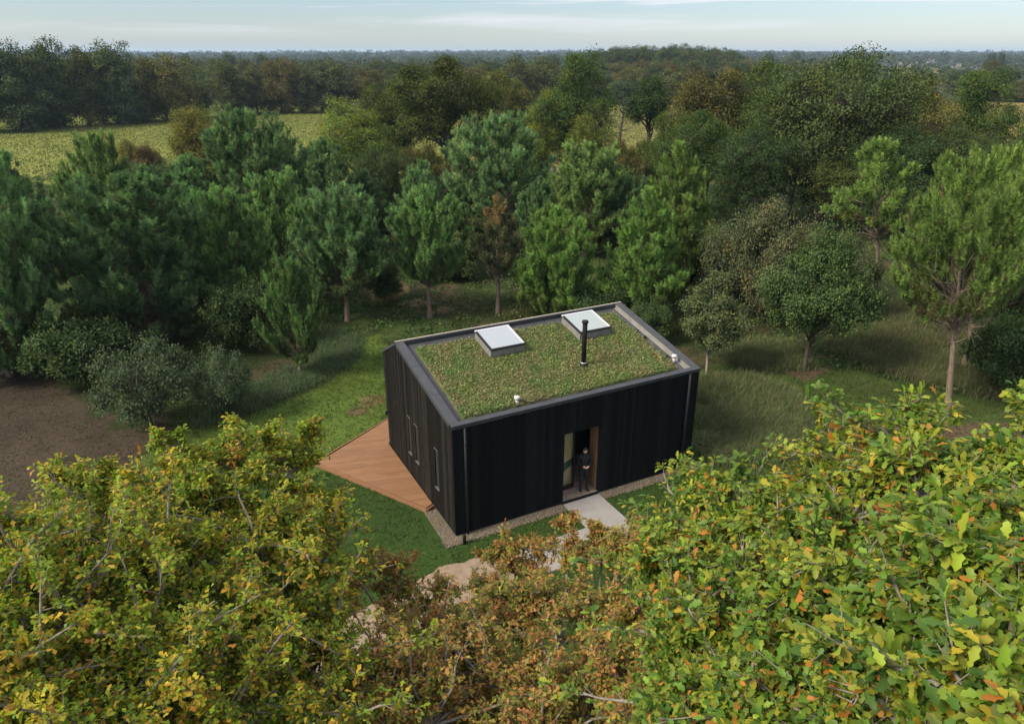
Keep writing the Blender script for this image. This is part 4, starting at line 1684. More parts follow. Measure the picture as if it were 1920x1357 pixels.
pine_list = [
    # kind, px, base_py, top_py, width_px, label
    ('A', -10, 705, 232, 270, 'tall dense pine at the far left edge of the clearing, cut off by the picture'),
    ('A2', 92, 560, 330, 130, 'dark pine in shade just right of the leftmost tall pine'),
    ('A3', 216, 500, 248, 135, 'pointed pine standing out against the yellow-green crop field'),
    ('A', 272, 650, 322, 300, 'broad full pine down to the ground behind the grey-green bush'),
    ('A3', 440, 610, 352, 175, 'rounded pine beside the broad full pine, left of the pine with a bare red trunk'),
    ('A', 478, 470, 203, 205, 'tallest wide pine of the left group, below the hedge of dark oaks'),
    ('A2', 375, 470, 288, 160, 'mid-green pine behind the broad full pine, left of the tallest one'),
    ('B', 646, 602, 352, 178, 'pine with a bare reddish trunk at the back of the lawn'),
    ('A2', 622, 480, 258, 150, 'pointed pine rising behind the pine with a bare reddish trunk'),
    ('A', 556, 440, 262, 150, 'dense pine between two taller ones in the left group'),
    ('A2', 693, 470, 318, 115, 'narrow blue-green pine right of the pointed one, over dark shade'),
    ('B2', 803, 596, 348, 142, 'slim pine with a straight trunk in the grass beyond the gable'),
    ('A2', 797, 500, 298, 140, 'blue-green pine directly behind the slim straight pine'),
    ('A', 935, 450, 213, 205, 'tall cone-shaped pine in front of the field gap, centre of the row'),
    ('T', 934, 590, 364, 112, 'thin sparse pine with a browned orange top'),
    ('A3', 1097, 480, 268, 168, 'round-topped pine between the browned pine and the bright pair'),
    ('S', 1044, 600, 388, 158, 'bright bushy pine with upright candles just behind the roof ridge'),
    ('L', 1218, 606, 350, 180, 'bright green pine behind the right end of the roof'),
    ('L', 1278, 560, 264, 185, 'taller bright pine behind and right of the bright green one'),
    ('C2', 1662, 560, 250, 165, 'pine with a long bare pale trunk left of the big umbrella pine'),
    ('C', 1804, 795, 290, 238, 'big umbrella pine with a thick bare trunk at right'),
    ('C', 1835, 690, 272, 215, 'umbrella pine with a dark trunk behind the thick-trunked one'),
    ('C2', 1756, 600, 280, 105, 'narrow pine filling the gap left of the big umbrella pine'),
    ('A3', 1905, 620, 296, 180, 'dark pine at the right edge behind the umbrella pines'),
    ('S2', 558, 703, 488, 116, 'small young pine standing alone by the long grass left of the house'),
    ('A2', 30, 480, 275, 110, 'shaded pine behind the leftmost tall pine'),
    ('A', 345, 540, 340, 150, 'pine deep in the left group, half hidden behind the broad one'),
    ('A3', 530, 530, 320, 150, 'shaded pine behind the gap above the small young pine'),
    ('A2', 880, 450, 345, 90, 'small pine between the slim pine and the cone-shaped one'),
    ('A', 1180, 480, 330, 110, 'pine half hidden behind the bright green pair'),
    ('A2', 1010, 470, 330, 90, 'small dark pine right of the cone-shaped pine'),
    ('A2', 2010, 600, 270, 240, 'pine beyond the right edge of the clearing'),
]
TILT = {1804: -9, 1662: -12, 1835: -6, 1756: -6, 1905: -5, 1278: -4, 1218: -3}      # these trunks lean away from the wind
for k, px, bpy_, tpy, wpx, lab in pine_list:
    x, y, h, wd = spec(px, bpy_, tpy, wpx)
    e = place('pine_tree', PINES[k], x, y, h, wd, lab, 'pine', PG)
    if px in TILT:
        e.rotation_euler = (0, R(TILT[px]), 0)

# --- broadleaf trees
OLV = (.058, .090, .024)
DRK = (.045, .076, .026)
BRT = (.105, .155, .034)
BRN = (.088, .100, .034)
WIL = (.092, .108, .056)
RG = dict(ragged=.07)
B = {
    'o1': broad_data(31, 14, 7.0, .33, 17, 110, 22, .19, .33, base_col=OLV, **RG),
    'o2': broad_data(32, 14, 6.0, .18, 15, 110, 22, .19, .33, base_col=OLV, warm=.25, **RG),
    'o3': broad_data(33, 14, 7.5, .12, 20, 110, 22, .20, .36, base_col=DRK, **RG),
    'o4': broad_data(34, 13, 5.5, .24, 14, 100, 22, .18, .31, base_col=BRT, warm=.25, **RG),
    'o5': broad_data(35, 12, 6.0, .10, 16, 110, 22, .19, .35, base_col=BRN, warm=.3, **RG),
    'tall': broad_data(36, 14, 4.2, .40, 12, 90, 22, .19, .32, base_col=DRK, **RG),
    'y1': broad_data(37, 6.0, 1.8, .16, 34, 34, 16, .11, .16, LEAF_SIMPLE, (.085, .115, .050), bark=M_dead, tr=.07, warm=.1, cone=.8, ragged=.15, spread=.95, bsc=.62, spikes=2),
    'y2': broad_data(38, 7.2, 3.1, .18, 46, 44, 16, .12, .19, LEAF_SIMPLE, (.066, .100, .034), tr=.11, warm=.10, cone=.55, ragged=.15, spread=.98, bsc=.60, spikes=3),
    'b1': broad_data(39, 3.0, 2.0, .03, 26, 36, 15, .10, .16, base_col=(.078, .108, .060), stems=6, tr=.06, warm=.08, ragged=.2, spread=1.05, bsc=.62, spikes=7),
    'b2': broad_data(40, 3.6, 2.6, .02, 22, 90, 24, .09, .20, base_col=WIL, stems=6, tr=.07, ragged=.12, spread=.92, bsc=.75, spikes=6),
    'b3': broad_data(41, 3.2, 2.2, .03, 18, 64, 20, .12, .19, base_col=(.052, .085, .032), stems=4, tr=.06, ragged=.16, spread=1.0, bsc=.72, spikes=5),
    'b4': broad_data(42, 4.5, 2.8, .05, 16, 64, 20, .13, .24, base_col=(.130, .140, .036), stems=4, tr=.07, warm=.35),
    'b5': broad_data(43, 3.5, 2.4, .05, 14, 60, 20, .13, .24, base_col=(.105, .085, .038), stems=4, tr=.07),
}
OG = 'oaks and broadleaf trees between the pines and the fields'
oak_list = [
    ('o1', 838, 362, 101, 250, 'great olive-green oak with a forked dark trunk, left of centre'),
    ('o4', 668, 385, 188, 185, 'bright sunlit broadleaf tree at the edge of the crop field'),
    ('o2', 740, 350, 160, 150, 'leafy oak touching the left side of the great forked oak'),
    ('o5', 935, 305, 132, 150, 'brownish oak behind the cone-shaped pine'),
    ('o2', 1072, 372, 98, 175, 'tall domed oak with thin lower branches at the centre of the oak row'),
    ('o4', 1028, 350, 168, 120, 'lower yellow-green oak leaning on the tall domed oak'),
    ('o4', 1100, 395, 215, 110, 'small light oak under the tall domed oak'),
    ('tall', 1212, 336, 128, 105, 'slender dark oak standing free beside the straw-coloured field gap'),
    ('o5', 1325, 385, 128, 200, 'brown-tinged oak left of the big round oak'),
    ('o2', 1415, 380, 113, 180, 'olive oak just left of the big round oak'),
    ('o3', 1560, 430, 90, 320, 'biggest round dark oak with a golden crown top, at right'),
    ('o1', 1480, 410, 140, 220, 'spreading oak with open dark limbs below the big round oak'),
    ('o5', 1680, 395, 140, 200, 'brown-topped oak right of the big round oak'),
    ('o2', 1790, 385, 132, 190, 'broad oak near the right edge with gold field behind it'),
    ('o3', 1640, 450, 225, 200, 'shaded lower oak behind the pine with the long pale trunk'),
    ('o1', 1300, 420, 205, 190, 'dark oak with visible limbs behind the bright pine pair'),
    ('o3', 1400, 440, 232, 190, 'dark leafy oak above the grey willow shrubs'),
    ('o3', 1770, 440, 232, 190, 'dark oak above the big umbrella pine'),
    ('o3', 1895, 440, 258, 170, 'low dark oak at the right edge below the gold field'),
    ('o3', 718, 430, 272, 130, 'dark oak in shadow below the bright sunlit tree'),
    ('o5', 795, 410, 268, 110, 'low olive oak closing the gap left of the great forked oak trunk'),
    ('o4', 985, 380, 235, 110, 'yellowish small oak right of the cone-shaped pine'),
    ('o5', 1160, 410, 262, 90, 'half-bare brownish oak below the field gap'),
    ('o2', 1240, 400, 210, 120, 'oak under the slender dark one, behind the bright pines'),
    ('o1', 1555, 440, 260, 180, 'lower limbs and leaves of an oak under the big round one'),
    ('o2', 1960, 400, 140, 200, 'oak beyond the right edge of the picture'),
]
for k, px, bpy_, tpy, wpx, lab in oak_list:
    x, y, h, wd = spec(px, bpy_, tpy, wpx)
    place('oak_tree', B[k], x, y, h, wd, lab, 'oak', OG)
sh = [
    ('y1', 'young_oak', 1330, 702, 487, 128, 'young conical oak with a pale slim trunk at the right rear corner of the house', 'oak'),
    ('y2', 'young_oak', 1520, 694, 408, 205, 'round young oak on a short dark trunk ringed with bark mulch', 'oak'),
    ('b2', 'willow_shrub', 1455, 600, 376, 190, 'greyish green willow shrub left of the round young oak', 'shrub'),
    ('b2', 'willow_shrub', 1372, 590, 395, 150, 'shaded willow shrub against the bright pines', 'shrub'),
    ('b2', 'willow_shrub', 1575, 600, 440, 110, 'willow shrub peeping out right of the round young oak', 'shrub'),
    ('b3', 'bush', 1895, 735, 585, 170, 'dark green bush under the umbrella pines at the right edge', 'bush'),
    ('b1', 'bush', 285, 795, 640, 180, 'grey-green leafy bush at the edge of the brown litter', 'bush'),
    ('b1', 'bush', 425, 782, 655, 95, 'small light-leaved bush beside the long grass', 'bush'),
    ('b3', 'bush', 150, 715, 585, 190, 'dark bush in the shade between the two leftmost pines', 'bush'),
    ('b3', 'bush', 20, 700, 600, 150, 'dark bush at the foot of the leftmost tall pine', 'bush'),
    ('b3', 'bush', 470, 655, 520, 130, 'dark twiggy bush behind the small young pine', 'bush'),
    ('b3', 'bush', 720, 565, 478, 80, 'low dark bush by the slim straight pine', 'bush'),
    ('b3', 'bush', 1120, 610, 530, 130, 'olive bush right behind the roof ridge', 'bush'),
    ('b3', 'bush', 1215, 640, 560, 90, 'brownish dark bush at the foot of the bright green pine', 'bush'),
    ('b4', 'tall_shrub', 372, 345, 200, 105, 'yellowish tall shrub at the edge of the crop field', 'shrub'),
    ('b5', 'tall_shrub', 282, 350, 272, 62, 'reddish brown shrub beside the pointed pine', 'shrub'),
    ('b4', 'tall_shrub', 250, 345, 262, 50, 'bright yellow-green shrub behind the pointed pine', 'shrub'),
    ('b3', 'bush', 150, 400, 330, 90, 'dark bush along the near edge of the crop field', 'bush'),
    ('b3', 'bush', 330, 380, 300, 90, 'dark bush under the yellowish tall shrub', 'bush'),
    ('b3', 'bush', 1745, 580, 540, 110, 'shrub layer behind the bare pale pine trunk', 'bush'),
    ('b3', 'bush', 1560, 560, 470, 120, 'dark shrub behind the round young oak', 'bush'),
    ('b3', 'bush', 860, 520, 440, 130, 'dark shade shrub between the slim pine and the browned pine', 'bush'),
    ('b3', 'bush', 1000, 520, 440, 120, 'dark shade shrub behind the bright bushy pine', 'bush'),
    ('b3', 'bush', 590, 560, 440, 120, 'dark shade shrub left of the bare reddish pine trunk', 'bush'),
]
for k, nm, px, bpy_, tpy, wpx, lab, cat in sh:
    x, y, h, wd = spec(px, bpy_, tpy, wpx)
    place(nm, B[k], x, y, h, wd, lab, cat, 'shrubs and young trees in the clearing')

# dead snag in the field gap
x, y, h, wd = spec(1158, 345, 186, 40)
r = np.random.default_rng(8)
ls = [(curve((0, 0, 0), (.3, .1, h), r, 0, 6, .01), np.linspace(.32, .05, 6))]
for q in range(26):
    z = h * r.uniform(.15, .95)
    az = r.uniform(0, 2 * PI)
    p0 = np.array([.3 * z / h, .1 * z / h, z])
    p1 = p0 + np.array([math.cos(az), math.sin(az), r.uniform(-.2, .9)]) * r.uniform(.8, 2.2)
    ls.append((curve(p0, p1, r, .05, 4, .06), np.linspace(.07, .015, 4)))
tw, tf = tubes(ls, 6)
o = link('dead_tree', make_mesh(tw, tf, M_bark_dark, smooth=True), None, (x, y, 0))
tag(o, 'bare dead trunk with broken twigs standing before the straw-coloured field', 'dead tree')
# fallen log
r = np.random.default_rng(9)
a, b_ = ground(990, 395), ground(1040, 352)
tw, tf = tubes([(np.array([[a[0], a[1], .3], [(a[0] + b_[0]) / 2, (a[1] + b_[1]) / 2, 1.2], [b_[0], b_[1], 2.2]]), np.array([.3, .26, .2]))], 8)
o = link('fallen_trunk', make_mesh(tw, tf, M_dead, smooth=True))
tag(o, 'leaning grey fallen trunk beneath the lower yellow-green oak', 'log')

# ------------------------------------------------------------------ foreground oaks
PAL = {
    'left': ([(0.211, 0.275, 0.022), (0.131, 0.200, 0.020), (0.315, 0.290, 0.024), (0.387, 0.260, 0.026), (0.077, 0.135, 0.018), (0.324, 0.160, 0.030)], [.33, .28, .17, .11, .07, .04]),
    'mid': ([(.200, .205, .034), (.125, .155, .030), (.34, .20, .055), (.37, .18, .06), (.28, .115, .045), (.27, .25, .05)], [.20, .20, .20, .17, .12, .11]),
    'right': ([(0.167, 0.245, 0.030), (0.099, 0.180, 0.026), (0.243, 0.280, 0.032), (0.065, 0.135, 0.026), (0.333, 0.280, 0.028), (0.378, 0.160, 0.030)], [.32, .33, .13, .13, .05, .04]),
}


def fore_oak(name, label, base, top, boughs, leaf, tmpl, pal, dens, seed, trunk_r):
    r = np.random.default_rng(seed)
    e = empty(name, (base[0], base[1], 0))
    tag(e, label, 'oak', 'autumn oaks in the foreground below the camera')
    b3 = np.array([base[0], base[1], 0.0])
    lines = []
    tp = curve((0, 0, -.1), np.array(top) - b3, r, 0, 7, .02)
    lines.append((tp, trunk_r * np.array([1.45, 1.05, .95, .85, .7, .55, .4])))
    P, D, NN, T, S = [], [], [], [], []
    cols, wts = PAL[pal]
    cols = np.array(cols)
    for (px, py, dist, rad) in boughs:
        c = at_dist(px, py, dist) - b3
        tq = tp[int(r.integers(4, 7))]
        m = (tq + c) / 2 + np.array([0, 0, -.35])
        lim = np.array([tq, tq * .62 + c * .38 + [0, 0, -.25], m * .35 + c * .65 + [0, 0, -.1], c])
        lines.append((lim, np.array([.09, .06, .042, .026]) * (trunk_r / .25) * min(1, (rad / .7) ** 1.1)))
        nsp = max(6, int(23 * (rad / .6) ** 1.6))
        # sub branches -> twigs -> rosettes
        d = norm(r.normal(0, 1, (nsp, 3)) + [0, 0, .35])
        ends = c + d * (rad * r.uniform(.55, 1.02, nsp))[:, None] * np.array([1, 1, .9])
        far = r.random(nsp) < .22
        ends[far] = c + d[far] * rad * r.uniform(1.1, 1.5, (far.sum(), 1))
        bias = r.random()
        for q in range(nsp):
            e_ = ends[q]
            cv = curve(c, e_, r, .04, 4, .05)
            lines.append((cv, np.linspace(.018, .006, 4) * (rad / .6) ** .5))
            wl_ = np.array(wts) * r.gamma(.9, 1, len(wts))
            wl_ = wl_ / wl_.sum()
            nt_ = int(dens * r.uniform(.7, 1.3))
            ex = norm(e_ - c)
            # one main sprig: rosettes along and around the twig
            for s in range(nt_):
                u = r.uniform(.25, 1.0)
                q0 = np.array([np.interp(u, np.linspace(0, 1, 4), cv[:, j]) for j in range(3)])
                td = norm(ex * .8 + r.normal(0, .62, 3) + [0, 0, .35])
                tl = r.uniform(.04, .20) * (rad / .6) ** .4
                p = q0 + td * tl
                if s % 2 == 0:
                    lines.append((np.array([q0, p]), np.array([.0045, .002])))
                k = int(r.integers(5, 10))
                ld = norm(td * .55 + norm(r.normal(0, 1, (k, 3))) * .95)
                nn = norm(td * .55 + UP * .75 + r.normal(0, .42, (k, 3)))
                P.append(p + ld * .012 - td * (r.uniform(0, .07, (k, 1))))
                D.append(ld)
                NN.append(nn)
                ci = r.choice(len(cols), k, p=wl_)
                T.append(cols[ci] * r.uniform(.72, 1.28, (k, 1)) * (1 + r.normal(0, .05, (k, 3))))
                S.append(leaf * r.uniform(.5, 1.3, k) * r.uniform(.8, 1.15))
    P = np.concatenate(P)
    n = len(P)
    rot = frames(np.concatenate(D), np.concatenate(NN))
    S = np.concatenate(S)
    sc3 = np.column_stack([S, S * r.uniform(.8, 1.15, n), S * r.uniform(-.2, 1.7, n)])
    V, Fc, TT = scatter(tmpl[0], tmpl[1], P, rot, sc3, np.clip(np.concatenate(T), .003, 1),
                        (np.where(r.random(n) < .22, r.uniform(.2, .9, n), 0), np.array([.26, .15, .03]) * r.uniform(.6, 1.3, (n, 1))))
    link('crown', make_mesh(V, Fc, M_oak, TT, False, 'oak leaves'), e)
    tw, tf = tubes(lines, 6)
    link('trunk', make_mesh(tw, tf, M_bark_oak, smooth=True, name='oak wood'), e)
    print(name, 'leaves', n, 'faces', len(Fc))
    return e


LB = [(332, 838, 9.7, .22), (455, 822, 10.2, .24), (522, 830, 10.4, .18), (575, 822, 10.4, .24), (118, 905, 9.3, .2), (205, 905, 9.4, .22), (630, 985, 10.0, .25), (612, 935, 10.2, .18), (400, 850, 10.2, .15),
      (450, 895, 10.0, .66), (540, 890, 10.2, .58), (335, 935, 9.5, .72), (205, 1000, 9.0, .74), (65, 1065, 8.5, .8), (572, 985, 9.8, .60), (480, 1020, 9, .8),
      (330, 1085, 8.6, .85), (130, 1180, 8.0, .9), (585, 1085, 9.3, .65), (450, 1180, 8.3, .85), (260, 1270, 7.8, .9), (60, 1330, 7.6, .8), (600, 1230, 8.5, .8),
      (420, 1350, 7.6, .9), (600, 1390, 7.8, .8), (-60, 1180, 8.0, .9), (180, 1420, 7.2, .8), (-20, 985, 8.6, .35), (160, 925, 9.4, .4), (400, 965, 9.6, .65), (235, 1120, 8.8, .8), (-80, 1330, 7.4, .8)]
MBG = [(738, 1160, 10.0, .34), (1000, 1015, 11.4, .26), (935, 1045, 11.3, .24), (1130, 1035, 11.3, .28), (672, 1085, 10.2, .42), (748, 1085, 10.5, .46), (812, 1125, 10.6, .36), (965, 1065, 11.2, .46), (1065, 1045, 11.2, .46), (1165, 1035, 11.0, .42), (1000, 1160, 10, .72), (865, 1190, 9.8, .6), (790, 1220, 9.5, .6), (735, 1275, 9, .7), (1110, 1170, 10, .72),
       (950, 1310, 9, .85), (1090, 1300, 9, .85), (810, 1360, 8.5, .85), (1190, 1160, 9.6, .6), (1190, 1290, 8.7, .7), (925, 1120, 10.3, .42), (690, 1370, 8.4, .7), (1000, 1420, 8.4, .8), (1250, 1400, 8.2, .8), (1060, 985, 11.4, .18), (1188, 985, 11.3, .2), (1120, 1000, 11.4, .14), (880, 1260, 9.3, .6)]
RB = [(1290, 975, 7.0, .56), (1385, 945, 6.8, .5), (1485, 950, 6.5, .48), (1590, 870, 6.2, .44), (1675, 825, 6.0, .42), (1745, 885, 5.8, .34), (1600, 970, 5.6, .5), (1720, 935, 5.4, .5),
      (1850, 1015, 5.0, .40), (1925, 850, 5.6, .24), (1905, 930, 5.4, .26), (1270, 1075, 6.8, .58), (1400, 1080, 6.0, .6), (1540, 1090, 5.0, .5), (1690, 1090, 4.3, .45), (1840, 1100, 3.7, .4), (1300, 1210, 6.2, .6),
      (1450, 1220, 5.2, .52), (1600, 1230, 4.4, .46), (1760, 1250, 3.6, .42), (1895, 1250, 3.2, .36), (1260, 1340, 5.8, .6), (1400, 1360, 5.0, .55), (1550, 1370, 4.2, .48), (1700, 1385, 3.5, .42), (1850, 1390, 3.0, .36),
      (1960, 1020, 4.6, .5), (1975, 1180, 3.4, .4), (1500, 1140, 6.4, .7), (1650, 1010, 6.4, .6), (1350, 1150, 7.2, .6)]
fore_oak('oak_tree', 'autumn oak with the yellowest leaves, filling the lower left corner below the brown litter patch', (-4.6, 6.4), (-4.2, 6.8, 6.6), LB, .064, LEAF_LOW, 'left', 25, 101, .30)
fore_oak('oak_tree', 'russet brown thin-leaved oak crown in the lower middle, before the sandy path', (.6, 5.8), (.5, 6.3, 5.4), MBG, .060, LEAF_LOW, 'mid', 24, 102, .28)
fore_oak('oak_tree', 'nearest oak with large lobed green leaves, filling the lower right corner', (4.6, 3.2), (3.9, 3.4, 9.9), RB, .066, LEAF_MED, 'right', 21, 103, .32)

# ------------------------------------------------------------------ far trees
FV = [broad_data(51 + k, 15, 6.8, -.12, 22, 44, 24, .34, .55, ragged=.05, base_col=c, lm=M_far, trunk=True, branches=False, tr=.3)
      for k, c in enumerate(((.060, .080, .028), (.070, .082, .028), (.052, .074, .032), (.084, .080, .028)))]
FG = 'dark oaks in the hedge beyond the left crop field'
for px, dist, top, wpx, k, lab in [
    (-70, 150, 82, 150, 0, 'oak of the field hedge just beyond the left edge of the picture'),
    (20, 152, 76, 150, 2, 'dark oak of the field hedge at the left edge of the picture'),
    (98, 160, 68, 125, 0, 'tallest rounded oak of the field hedge near the left edge'),
    (150, 165, 84, 110, 1, 'lower dark oak of the field hedge between the two tallest'),
    (207, 168, 76, 120, 2, 'dark flat-topped oak of the field hedge left of the brownish one'),
    (300, 176, 91, 130, 3, 'brownish round oak at the right end of the tall part of the field hedge'),
    (365, 186, 150, 70, 1, 'low tree in the dip of the field hedge'),
    (425, 192, 113, 80, 0, 'oak right of the dip in the field hedge'),
    (475, 198, 128, 80, 1, 'small round oak in the right half of the field hedge'),
    (522, 200, 100, 85, 3, 'olive oak standing above the right half of the field hedge'),
    (570, 200, 128, 70, 2, 'low dark oak in the right half of the field hedge'),
    (617, 202, 113, 95, 2, 'blue-dark round oak near the right end of the field hedge'),
    (690, 204, 120, 80, 3, 'reddish brown oak at the right end of the field hedge'),
    (60, 158, 150, 120, 1, 'low dark tree filling the foot of the field hedge at left'),
    (250, 172, 150, 110, 2, 'low dark tree filling the foot of the field hedge under the brownish oak'),
    (760, 215, 128, 90, 0, 'dark oak behind the great forked oak'),
    (880, 225, 122, 100, 3, 'brown oak behind the great forked oak to its right'),
    (960, 235, 108, 100, 1, 'oak behind the brownish oak in the middle distance'),
    (1020, 240, 104, 80, 0, 'oak left of the tall domed oak in the middle distance'),
    (1165, 235, 150, 90, 2, 'blue-dark tree behind the straw-coloured field gap'),
    (1250, 240, 128, 110, 1, 'round tree beyond the slender dark oak'),
    (1320, 250, 122, 120, 0, 'tree beyond the brown-tinged oak'),
    (1850, 260, 142, 90, 3, 'brownish tree behind the gold field at right'),
    (1910, 250, 150, 90, 1, 'green tree behind the gold field at the right edge'),
    (1960, 250, 140, 90, 2, 'dark tree beyond the right edge behind the gold field'),
]:
    ta = PITCH - math.atan((678.5 - top) / 1354.66)
    h = CH - dist * math.tan(ta)
    dep = dist * math.cos(PITCH) + (CH - h * .6) * math.sin(PITCH)
    place('oak_tree', FV[k], (px - 960) / 1354.66 * dep, dist, h, wpx / 1354.66 * dep, lab, 'oak', FG)
# wooded rise right of centre
r = np.random.default_rng(61)
for k in range(34):
    px = 1130 + 250 * (k % 17) / 16 + r.normal(0, 5)
    dist = 400 + 34 * (k // 17) + r.uniform(-12, 12)
    top = 84 + 11 * abs((px - 1230) / 160) ** 2 + r.normal(0, 2.0) + (6 if k < 17 else 0)
    ta = PITCH - math.atan((678.5 - top) / 1354.66)
    h = CH - dist * math.tan(ta)
    dep = dist * math.cos(PITCH)
    place('pine_tree', FV[int(r.integers(0, 3))], (px - 960) / 1354.66 * dep, dist, h, r.uniform(44, 60) / 1354.66 * dep,
          'dark tree in the tight wood that stands above the horizon right of centre', 'tree', 'trees of the dark wood above the horizon', flatone=True)
# scattered hedgerow trees
cnt = 0
while cnt < 150:
    y = 235 + 330 * r.random() ** 1.2
    px = r.uniform(-120, 2040)
    x = (px - 960) / 1354.66 * y * .93
    if fbm(x, y, 70, 71, 2) < .47:
        continue
    if 1640 < px < 1960 and y > 330:
        continue
    h = r.uniform(8.5, 13.2)
    cnt += 1
    side = 'left' if px < 700 else ('middle' if px < 1300 else 'right')
    place('hedgerow_tree', FV[int(r.integers(0, 4))], x, y, h, r.uniform(9, 15),
          'rounded hedgerow tree in the hazy farmland, %s part of the middle distance' % side, 'tree', 'hedgerow trees in the %s distance' % side, flatone=True)


# --- distant woods (one mass)
def canopy(n, seed, y0, y1, hmin, hmax, leaf, per, rad, colr, mask_o, thr, corridor=True):
    r = np.random.default_rng(seed)
    y = y0 + (y1 - y0) * r.random(n * 4) ** 1.35
    x = r.uniform(-.82, .82, n * 4) * y
    px = x / (y * .92) * 1354.66 + 960
    ok = fbm(x, y, 190 if y1 < 3000 else 700, mask_o, 3) > thr
    if corridor:
        ok &= ~((px > 1650) & (px < 1930) & (y < 900))
    x, y = x[ok][:n], y[ok][:n]
    n = len(x)
    h = r.uniform(hmin, hmax, n)
    rr_ = rad * r.uniform(.75, 1.4, n)
    idx = np.repeat(np.arange(n), per)
    m = len(idx)
    d = norm(r.normal(0, 1, (m, 3)) + [0, -.25, .35])
    p = np.column_stack([x[idx], y[idx], terrain(x, y)[idx] + h[idx] * .52]) + d * np.column_stack([rr_[idx], rr_[idx], h[idx] * .5]) * r.uniform(.7, 1.05, (m, 1))
    rot = frames(r.normal(0, 1, (m, 3)), norm(d + r.normal(0, .35, (m, 3))))
    tv = np.array(colr)[r.integers(0, len(colr), n)] * r.uniform(.75, 1.25, (n, 1))
    return scatter(LEAF_QUAD[0] - [.5, 0, 0], LEAF_QUAD[1], p, rot, leaf * r.uniform(.7, 1.3, m), tv[idx] * r.uniform(.8, 1.2, (m, 1)))


CW = [(.046, .066, .030), (.054, .070, .028), (.038, .060, .032), (.066, .068, .030)]
parts = [canopy(1500, 81, 520, 1500, 7, 12, 2.0, 60, 5.5, CW, 41, .43),
         canopy(2600, 82, 1300, 3200, 8, 17, 3.0, 40, 9, CW, 45, .42, False),
         canopy(4200, 83, 2800, 8200, 10, 22, 7.0, 26, 16, CW, 47, .38, False),
         canopy(500, 84, 420, 900, 4, 6.5, 1.6, 46, 4.5, CW, 43, .50, False)]
vv, ff, tt = [], [], []
k = 0
for V, Fc, T in parts:
    vv.append(V)
    ff.append(Fc + k)
    tt.append(T)
    k += len(V)
o = link('distant_woods', make_mesh(np.concatenate(vv), np.concatenate(ff), M_far, np.clip(np.concatenate(tt), 0, 1)))
tag(o, 'hazy blue-green woods stretching to the horizon', 'woods', kind='stuff')

# --- far white houses
M_wall = simple('white render', (.24, .24, .235), .8)
M_slate = simple('slate roof', (.07, .073, .08), .7)


def far_house(px, dist, wl, dp, hw, hr, rz, label):
    x = (px - 960) / 1354.66 * dist * .925
    e = empty('white_house', (x, dist, float(terrain(np.array([x]), np.array([dist]))[0])), R(rz))
    tag(e, label, 'house', 'white farmhouses in the hazy distance at right')
    mb = MB()
    w2, d2 = wl / 2, dp / 2
    mb.add([(-w2, -d2, -1), (w2, -d2, -1), (w2, d2, -1), (-w2, d2, -1), (-w2, -d2, hw), (w2, -d2, hw), (w2, d2, hw), (-w2, d2, hw), (-w2, 0, hr), (w2, 0, hr)],
           [(0, 1, 5, 4), (2, 3, 7, 6), (1, 2, 6, 9, 5), (3, 0, 4, 8, 7)])
    mb.build('wall', M_wall, e)
    mb = MB()
    g_ = .35
    a = (hr - hw) / d2
    mb.hexa([(-w2 + .02, -d2 - g_, hw - a * g_ + .05), (w2 - .02, -d2 - g_, hw - a * g_ + .05), (w2 - .02, 0, hr + .05), (-w2 + .02, 0, hr + .05), (-w2 + .02, -d2 - g_, hw - a * g_ + .25), (w2 - .02, -d2 - g_, hw - a * g_ + .25), (w2 - .02, 0, hr + .25), (-w2 + .02, 0, hr + .25)])
    mb.hexa([(-w2 + .02, .003, hr + .05), (w2 - .02, .003, hr + .05), (w2 - .02, d2 + g_, hw - a * g_ + .05), (-w2 + .02, d2 + g_, hw - a * g_ + .05), (-w2 + .02, .003, hr + .25), (w2 - .02, .003, hr + .25), (w2 - .02, d2 + g_, hw - a * g_ + .25), (-w2 + .02, d2 + g_, hw - a * g_ + .25)])
    mb.build('roof', M_slate, e)
    for s in (-1, 1):
        mb = MB()
        mb.bx(s * (w2 - .9) - .35, s * (w2 - .9) + .35, -.45, .45, hr - .4, hr + 1.3)
        mb.build('chimney', M_wall, e)
    for q in (-.55, 0, .55):
        mb = MB()
        mb.bx(q * w2 - .5, q * w2 + .5, -d2 - .04, -d2 + .02, 1.0, 2.4)
        mb.build('window', M_glassd, e)


far_house(1688, 700, 8, 6, 4.2, 6.8, 75, 'white gable house, leftmost in the group on the hazy slope at right')
far_house(1708, 720, 9, 6, 3.8, 6.2, 55, 'white house beside the leftmost gable house, with its roof half hidden')
far_house(1718, 800, 7, 5, 3.8, 6.2, 60, 'small white house behind the pair on the hazy slope')
far_house(1745, 980, 9, 6, 4.5, 8.0, 20, 'pale house alone on the slope, farther than the others')
far_house(1798, 610, 7, 6, 4.2, 6.6, 80, 'white gable house at the left end of the long grey farm roofs')
far_house(1828, 640, 40, 8, 2.6, 4.6, 4, 'long low farm building with a pale grey roof at right')
far_house(1472, 1500, 14, 8, 6, 10, 30, 'tiny white house on the horizon left of the big round oak top')

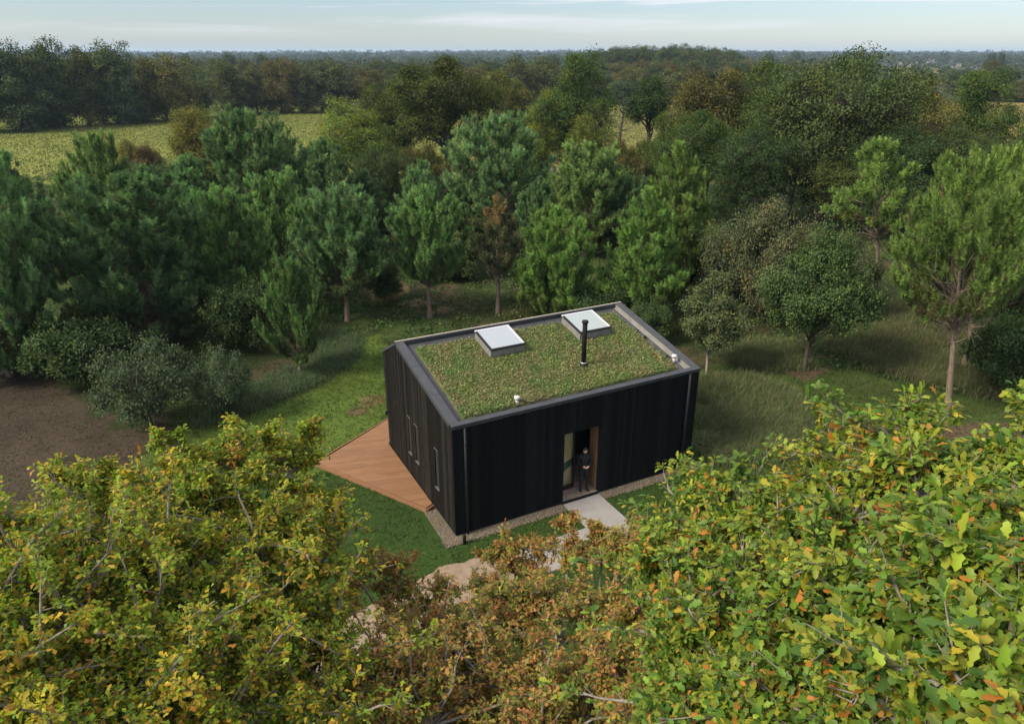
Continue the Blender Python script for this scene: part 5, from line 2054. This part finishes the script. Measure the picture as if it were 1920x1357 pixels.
# low shrubs screening the farmhouses
for px, dist in ((1683, 680), (1694, 685), (1703, 700), (1714, 705), (1722, 760), (1740, 950), (1752, 950), (1792, 590), (1804, 592), (1815, 610), (1828, 612), (1842, 612), (1856, 600), (1868, 604), (1660, 690), (1732, 720), (1770, 640), (1890, 600)):
    place('round_tree', FV[int(r.integers(0, 4))], (px - 960) / 1354.66 * dist * .925, dist, r.uniform(3.2, 5.6), r.uniform(6, 9), 'low shrub screening the foot of the hazy farmhouses at right', 'tree', 'shrubs in front of the distant farmhouses', flatone=True)
# lone crowns breaking the horizon line
for px, dist, top, wpx, lab in ((348, 420, 99, 24, 'small dark crown breaking the horizon right of the tall field hedge'), (431, 460, 97, 34, 'wide dark crown breaking the horizon above the dip in the field hedge'),
                                (490, 480, 99, 34, 'dark crown on the horizon left of the olive hedge oak'), (968, 330, 101, 44, 'dark crown on the horizon just left of the tall domed oak'), (1035, 340, 101, 40, 'dark crown on the horizon behind the tall domed oak'),
                                (1440, 900, 97, 22, 'left small crown on the horizon above the tiny white house'), (1490, 920, 96, 26, 'right small crown on the horizon above the tiny white house'), (1380, 420, 108, 40, 'dark crown at the right foot of the tight wood')):
    ta = PITCH - math.atan((678.5 - top) / 1354.66)
    h = CH - dist * math.tan(ta)
    place('round_tree', FV[2], (px - 960) / 1354.66 * dist * .925, dist, h, wpx / 1354.66 * dist * .925, lab, 'tree', None, flatone=True)
# two dark round trees by the farm
for px, dist, top, wpx, lab in ((1856, 620, 98, 22, 'left one of the two dark round trees above the farm at right'), (1875, 640, 98, 18, 'right one of the two dark round trees above the farm at right')):
    ta = PITCH - math.atan((678.5 - top) / 1354.66)
    h = CH - dist * math.tan(ta)
    dep = dist * .925
    place('round_tree', FV[2], (px - 960) / 1354.66 * dep, dist, h, wpx / 1354.66 * dep, lab, 'tree', None, flatone=True)

# ------------------------------------------------------------------ haze
M_haze = bpy.data.materials.new('haze')
M_haze.use_nodes = True
t = M_haze.node_tree
t.nodes.clear()
pv = N(t, 'ShaderNodeVolumePrincipled')
pv.inputs['Color'].default_value = (.50, .70, 1.0, 1)
pv.inputs['Density'].default_value = 0.00012
pv.inputs['Anisotropy'].default_value = .2
ov_ = N(t, 'ShaderNodeOutputMaterial')
t.links.new(pv.outputs[0], ov_.inputs['Volume'])
mb = MB()
mb.bx(-12000, 12000, -60, 9600, -3, 62)
o = mb.build('haze', M_haze)
tag(o, kind='stuff')
